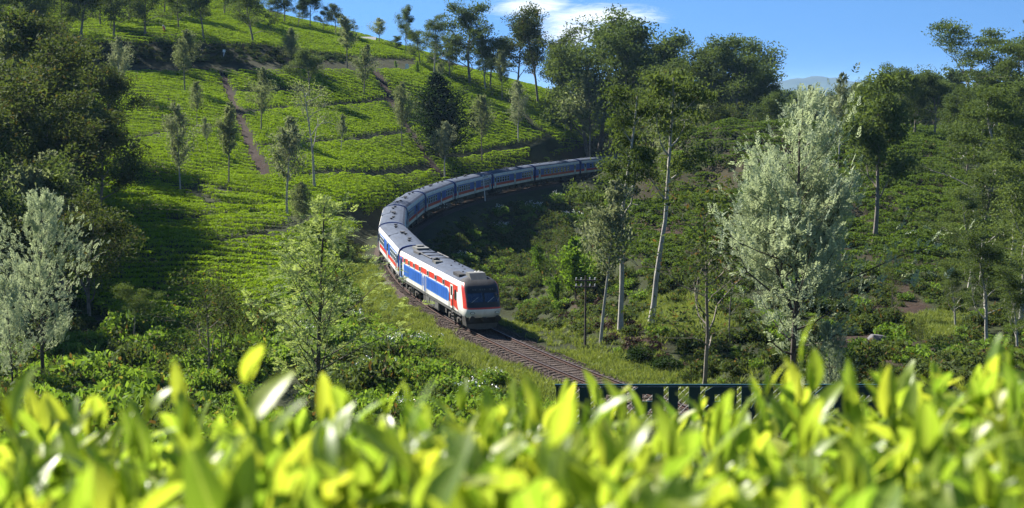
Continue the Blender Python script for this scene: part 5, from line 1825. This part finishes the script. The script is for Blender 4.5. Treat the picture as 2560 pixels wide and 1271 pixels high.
for sv, j in zip(me.skin_vertices[0].data, JV): sv.radius = (j[1], j[1])
me.skin_vertices[0].data[0].use_root = True
ms = o.modifiers.new('smooth', 'SUBSURF'); ms.levels = 1; ms.render_levels = 1
q = MB()
for za, zb, ra, rb, ya, yb_2 in ((.95, 1.2, .19, .18, 0, .05), (1.2, 1.44, .18, .19, .05, .17), (1.44, 1.50, .19, .09, .17, .21)):
    q.tube([(0, ya, za), (0, yb_2, zb)], [ra, rb], 10)
q.build('blouse', [M['cloth_red']], pl, True)
q = MB(); q.tube([(0, .02, .10), (0, 0, .55), (0, 0, .97)], [.30, .24, .19], 12); q.build('skirt', [M['cloth_red']], pl, True)
q = MB(); q.tube([(0, .23, 1.56), (0, .27, 1.68), (0, .28, 1.80)], [.13, .135, .05], 10); q.tube([(0, .16, 1.6), (0, -.06, 1.35), (0, -.12, 1.0)], [.12, .19, .16], 8); q.build('headcloth', [M['cloth_white']], pl, True)

# boulders on the red earth right of the wattle
for i, (a, b, s_, lab) in enumerate([(2195, 862, .9, 'largest dark boulder on the red earth right of the silver wattle'), (2225, 868, .6, 'smaller boulder touching the largest dark one'), (2172, 872, .5, 'low boulder left of the largest dark one')]):
    h = hit(a, b, 60)
    g = np.random.default_rng(700 + i)
    bm = bmesh.new(); bmesh.ops.create_icosphere(bm, subdivisions=2, radius=1)
    for v in bm.verts:
        v.co *= .8 + .35 * g.random(); v.co.z *= .7
    me = bpy.data.meshes.new('boulder'); bm.to_mesh(me); bm.free(); me.materials.append(M['boulder'])
    o = link('boulder', me, None, (h[0], h[1], h[2] + .1), (0, 0, g.random() * 6), (s_, s_ * .9, s_)); tag(o, lab, 'boulder', 'boulders on the red earth')

# ------------------------------------------------------------------ foreground tea bushes, out of focus
fm = bpy.data.materials.new('young_tea_leaf'); fm.use_nodes = True
nt = fm.node_tree
p = nt.nodes['Principled BSDF']
p.inputs['Roughness'].default_value = 0.42; p.inputs['Specular IOR Level'].default_value = 0.4
p.inputs['Coat Weight'].default_value = 0.05; p.inputs['Coat Roughness'].default_value = 0.22
oi = N(nt, 'ShaderNodeObjectInfo'); tcn = N(nt, 'ShaderNodeTexCoord')
no = N(nt, 'ShaderNodeTexNoise', inp={'Scale': 18.0, 'Detail': 4.0}); L(nt, tcn.outputs['Object'], no.inputs['Vector'])
ra = N(nt, 'ShaderNodeValToRGB'); L(nt, oi.outputs['Random'], ra.inputs[0])
e = ra.color_ramp.elements
e[0].position, e[0].color = 0.0, (0.125, 0.215, 0.022, 1)
e[1].position, e[1].color = 1.0, (0.34, 0.375, 0.042, 1)
q_ = e.new(.35); q_.color = (0.20, 0.285, 0.030, 1)
q_ = e.new(.7); q_.color = (0.25, 0.32, 0.034, 1)
sepx = N(nt, 'ShaderNodeSeparateXYZ'); L(nt, tcn.outputs['Object'], sepx.inputs[0])
ab = N(nt, 'ShaderNodeMath', operation='ABSOLUTE'); L(nt, sepx.outputs['Y'], ab.inputs[0])
vein = N(nt, 'ShaderNodeMapRange', inp={'From Min': .0004, 'From Max': .0016, 'To Min': 0.55, 'To Max': 0}); L(nt, ab.outputs[0], vein.inputs['Value'])
hs = N(nt, 'ShaderNodeMix', data_type='RGBA', inp={7: (0.42, 0.50, 0.10, 1)}); L(nt, vein.outputs[0], hs.inputs[0]); L(nt, ra.outputs[0], hs.inputs[6])
L(nt, hs.outputs[2], p.inputs['Base Color'])
tr = N(nt, 'ShaderNodeBsdfTranslucent')
tmx = N(nt, 'ShaderNodeMix', data_type='RGBA', blend_type='MULTIPLY', inp={0: 1.0, 7: (1.5, 1.48, .95, 1)}); L(nt, hs.outputs[2], tmx.inputs[6]); L(nt, tmx.outputs[2], tr.inputs['Color'])
msx = N(nt, 'ShaderNodeMixShader', inp={0: .55}); L(nt, p.outputs[0], msx.inputs[1]); L(nt, tr.outputs[0], msx.inputs[2])
L(nt, msx.outputs[0], nt.nodes['Material Output'].inputs['Surface'])
M['tea_leaf'] = fm
M['tea_stem'] = mat('tea_stem', (0.16, 0.24, 0.03), 0.5, var=.15)
M['tea_wood'] = mat('tea_wood', (0.10, 0.075, 0.05), 0.9, var=.2)


def tea_leaf(seed):
    """leaf along +x from the stalk, folded along the midrib and arched; about 9 cm"""
    g = np.random.default_rng(seed)
    ln, wd = .072 + .035 * g.random(), .020 + .012 * g.random()
    curl, fold = .35 + .8 * g.random(), .18 + .35 * g.random()
    n = 9
    V, F = [], []
    ang, x, z = .25 * g.normal(), 0., 0.
    for i in range(n):
        t = i / (n - 1)
        w = wd * .5 * (math.sin(math.pi * min(1, t * .96 + .02) ** .85)) ** .8 + .0012
        for s_, q in ((-1, 1.0), (-.5, .5), (0, 0), (.5, .5), (1, 1.0)):
            V.append((x, s_ * w, z + q * w * fold * (1 + .15 * math.sin(i * 2.1 + s_)) + .0007 * g.normal()))
        ang -= curl / n
        x += ln / n * math.cos(ang); z += ln / n * math.sin(ang)
    for i in range(n - 1):
        for k in range(4):
            a = i * 5 + k
            F.append((a, a + 5, a + 6, a + 1))
    return new_mesh('leaf', np.array(V), np.array(F), M['tea_leaf'], smooth_=True)


leaves = [tea_leaf(800 + i) for i in range(12)]
buds = []
for i in range(3):
    q = MB(); q.tube([(0, 0, 0), (.012, .001, .001), (.030, .001, .004), (.046, 0, .010)], [.0022, .0042, .003, .0006], 6); buds.append(q.mesh('bud', [M['tea_leaf']], True))


def canopy(X, Y):
    """height of the plucked surface of the nearest bushes"""
    return CAMZ - (.338 + .226 * (np.maximum(Y, .3) - .8)) + .120 * np.maximum(X - .30, 0) - .045 * np.exp(-((X - .26) / .22) ** 2) - .07 * np.maximum(-X - .15, 0) + .018 * np.sin(X * 7 + 1) + .02 * np.sin(Y * 5 + X * 3)


def shoot(root, x, y, z, hgt, g, nl, base, stems, tall=False):
    """one flush: bending stem with leaves set around it and a folded bud on top"""
    az, tl = g.random() * 6.28, g.normal(scale=.16)
    P = [np.array([x, y, z])]
    d = unit(np.array([math.cos(az) * tl, math.sin(az) * tl, 1.0]))
    for k in range(4):
        d = unit(d + g.normal(scale=.07, size=3)); P.append(P[-1] + d * hgt / 4)
    P = np.array(P)
    stems.append(tube(P - base, np.linspace(.0032, .0016, 5), 5))
    a0 = g.random() * 6.28
    for k in range(nl):
        t = 1 - (k / max(1, nl)) * .85
        f = t * 4; i0 = min(int(f), 3); pt = P[i0] + (P[i0 + 1] - P[i0]) * (f - i0)
        el = R([76, 64, 52, 40, 24, 10, 0][min(k, 6)]) + g.normal(scale=.2)
        az_ = a0 + k * 2.4 + g.normal(scale=.3)
        s_ = [.78, .98, 1.12, 1.20, 1.24, 1.26, 1.26][min(k, 6)] * (.85 + .35 * g.random()) * min(1.1, .9 + .1 * y)
        link('leaf', leaves[int(g.integers(len(leaves)))], root, tuple(pt - base), (g.normal(scale=.45), -el, az_), (s_, s_ * (.9 + .25 * g.random()), s_))
    dz = P[-1] - P[-2]
    e_ = Vector(dz).to_track_quat('X', 'Z').to_euler()
    link('bud', buds[int(g.integers(3))], root, tuple(P[-1] - base), tuple(e_), (1, 1, 1))


# bushes: (centre x, centre y, half width, half depth)
FG = [(-.62, 1.35, 'blurred tea bush at the left end of the nearest row, low leaves'), (-.30, 1.02, 'blurred tea bush in the nearest row, left of the dark drooping leaf'), (-.02, 1.05, 'blurred tea bush in the nearest row under the power car'),
      (.27, 1.02, 'blurred tea bush in the nearest row under the name board'), (.60, 1.35, 'blurred tea bush at the right end of the nearest row'), (-.55, 2.05, 'tea bush behind the nearest row, below the silver wattle at the left'),
      (-.16, 1.85, 'tea bush behind the nearest row, below the acacia trunk'), (.22, 1.85, 'tea bush behind the nearest row, with upright shoots before the name board'), (.62, 2.05, 'tea bush behind the nearest row, below the big silver wattle'),
      (.98, 2.35, 'tea bush at the right behind the nearest row, with glossy highlights'), (-.92, 2.35, 'tea bush at the far left behind the nearest row'),
      (-.15, .74, 'tea bush at the bottom edge, most blurred, left of the middle'), (.15, .74, 'tea bush at the bottom edge, most blurred, right of the middle'), (-.36, 1.5, 'blurred tea bush between the two rows, left of the acacia trunk'),
      (.06, 1.42, 'blurred tea bush between the two rows, under the train nose'), (.40, 1.5, 'blurred tea bush between the two rows, under the right part of the name board'), (-.32, 2.5, 'farthest tea bush of the row end, under the acacia'),
      (.12, 2.5, 'farthest tea bush of the row end, under the sleepers'), (.50, 2.55, 'farthest tea bush of the row end, under the name board')]
pts = []
g = np.random.default_rng(900)
for y in np.arange(.62, 2.85, .064):
    half = .5 * y * 2560 / FPX * 1.12 + .05
    for x in np.arange(-half, half, .058):
        pts.append((x + g.normal(scale=.022), y + g.normal(scale=.022)))
pts = np.array(pts)
cen = np.array([q[:2] for q in FG])
own = np.argmin(np.hypot((pts[:, None, 0] - cen[None, :, 0]), (pts[:, None, 1] - cen[None, :, 1]) * .8), 1)
hero = [(2003, 812, 2.25), (620, 850, 1.75), (138, 915, 1.6), (845, 945, 1.9), (1335, 960, 1.15), (700, 985, 1.35), (1590, 960, 1.9), (1480, 985, 1.7), (1880, 900, 2.2), (2100, 890, 2.3), (2270, 890, 2.2), (2500, 880, 2.1), (1060, 960, 1.3), (480, 985, 1.5), (2420, 940, 1.8)]
for b, (bx, by, lab) in enumerate(FG):
    gz = float(canopy(bx, by)) - .62
    root = bpy.data.objects.new('tea_bush', None); COL.objects.link(root); root.location = (bx, by, gz)
    base = np.array([bx, by, gz])
    tag(root, lab, 'tea bush', 'blurred tea bushes in the nearest rows')
    stems = []
    sel = pts[own == b]
    room = 285
    for (x, y) in sel:
        nl = int(g.integers(2, 5))
        if room < nl + 1: break
        hgt = (.045 + .13 * g.random() ** 2.6) * min(1, max(.25, (y - .25) / 1.5))
        z = float(canopy(x, y)) - .02
        shoot(root, x, y, z, hgt, g, nl, base, stems)
        room -= nl
    for (hx, hy, hY) in hero:
        q3 = at(hx, hy, hY)
        if np.argmin(np.hypot(cen[:, 0] - q3[0], (cen[:, 1] - q3[1]) * .8)) == b and room > 3:
            zc_ = float(canopy(q3[0], q3[1]))
            hgt = max(.05, q3[2] - .055 - zc_)
            shoot(root, q3[0], q3[1], zc_, hgt, g, 3, base, stems, True); room -= 3
    # woody frame below
    wood = []
    for k in range(9):
        a = k * .7
        e_ = np.array([math.cos(a) * .22 * g.random(), math.sin(a) * .22 * g.random(), .50])
        wood.append(tube(np.array([[0, 0, -.5], [e_[0] * .3, e_[1] * .3, .1], e_]), np.array([.02, .014, .006]), 5))
    v_, f_ = join(stems); link('stem', new_mesh('stem', v_, f_, M['tea_stem']), root)['kind'] = 'stuff'
    v_, f_ = join(wood); link('branch', new_mesh('branch', v_, f_, M['tea_wood']), root)
    # mature leaves under the flush: too many to pick apart
    nn = 520
    qx = bx + g.normal(scale=.20, size=nn); qy = by + g.normal(scale=.24, size=nn)
    qz = canopy(qx, qy) - .02 - .20 * g.random(nn)
    v_, f_ = cards(np.stack([qx, qy, qz], -1) - base, .075 * (.7 + .6 * g.random(nn)), .42, g, .15, None, .12)
    link('lower_leaves', new_mesh('lower_leaves', v_, f_, M['tea_leaf']), root)['kind'] = 'stuff'

# ------------------------------------------------------------------ air
hz = bpy.data.materials.new('haze'); hz.use_nodes = True
nt = hz.node_tree; nt.nodes.clear()
pv = N(nt, 'ShaderNodeVolumePrincipled', inp={'Color': (0.42, 0.68, 1.0, 1), 'Density': 0.000062, 'Anisotropy': 0.0})
ho = N(nt, 'ShaderNodeOutputMaterial'); L(nt, pv.outputs[0], ho.inputs['Volume'])
q = MB(); zlo, zhi = float(SZ.min()) - 8, 74.0
q.box(float(sx[0]) - 20, float(sx[-1]) + 20, float(sy[0]) - 20, float(sy[-1]) + 20, zlo, zhi)
HAZE = True
if HAZE:
    q.build('haze', [hz])['kind'] = 'stuff'
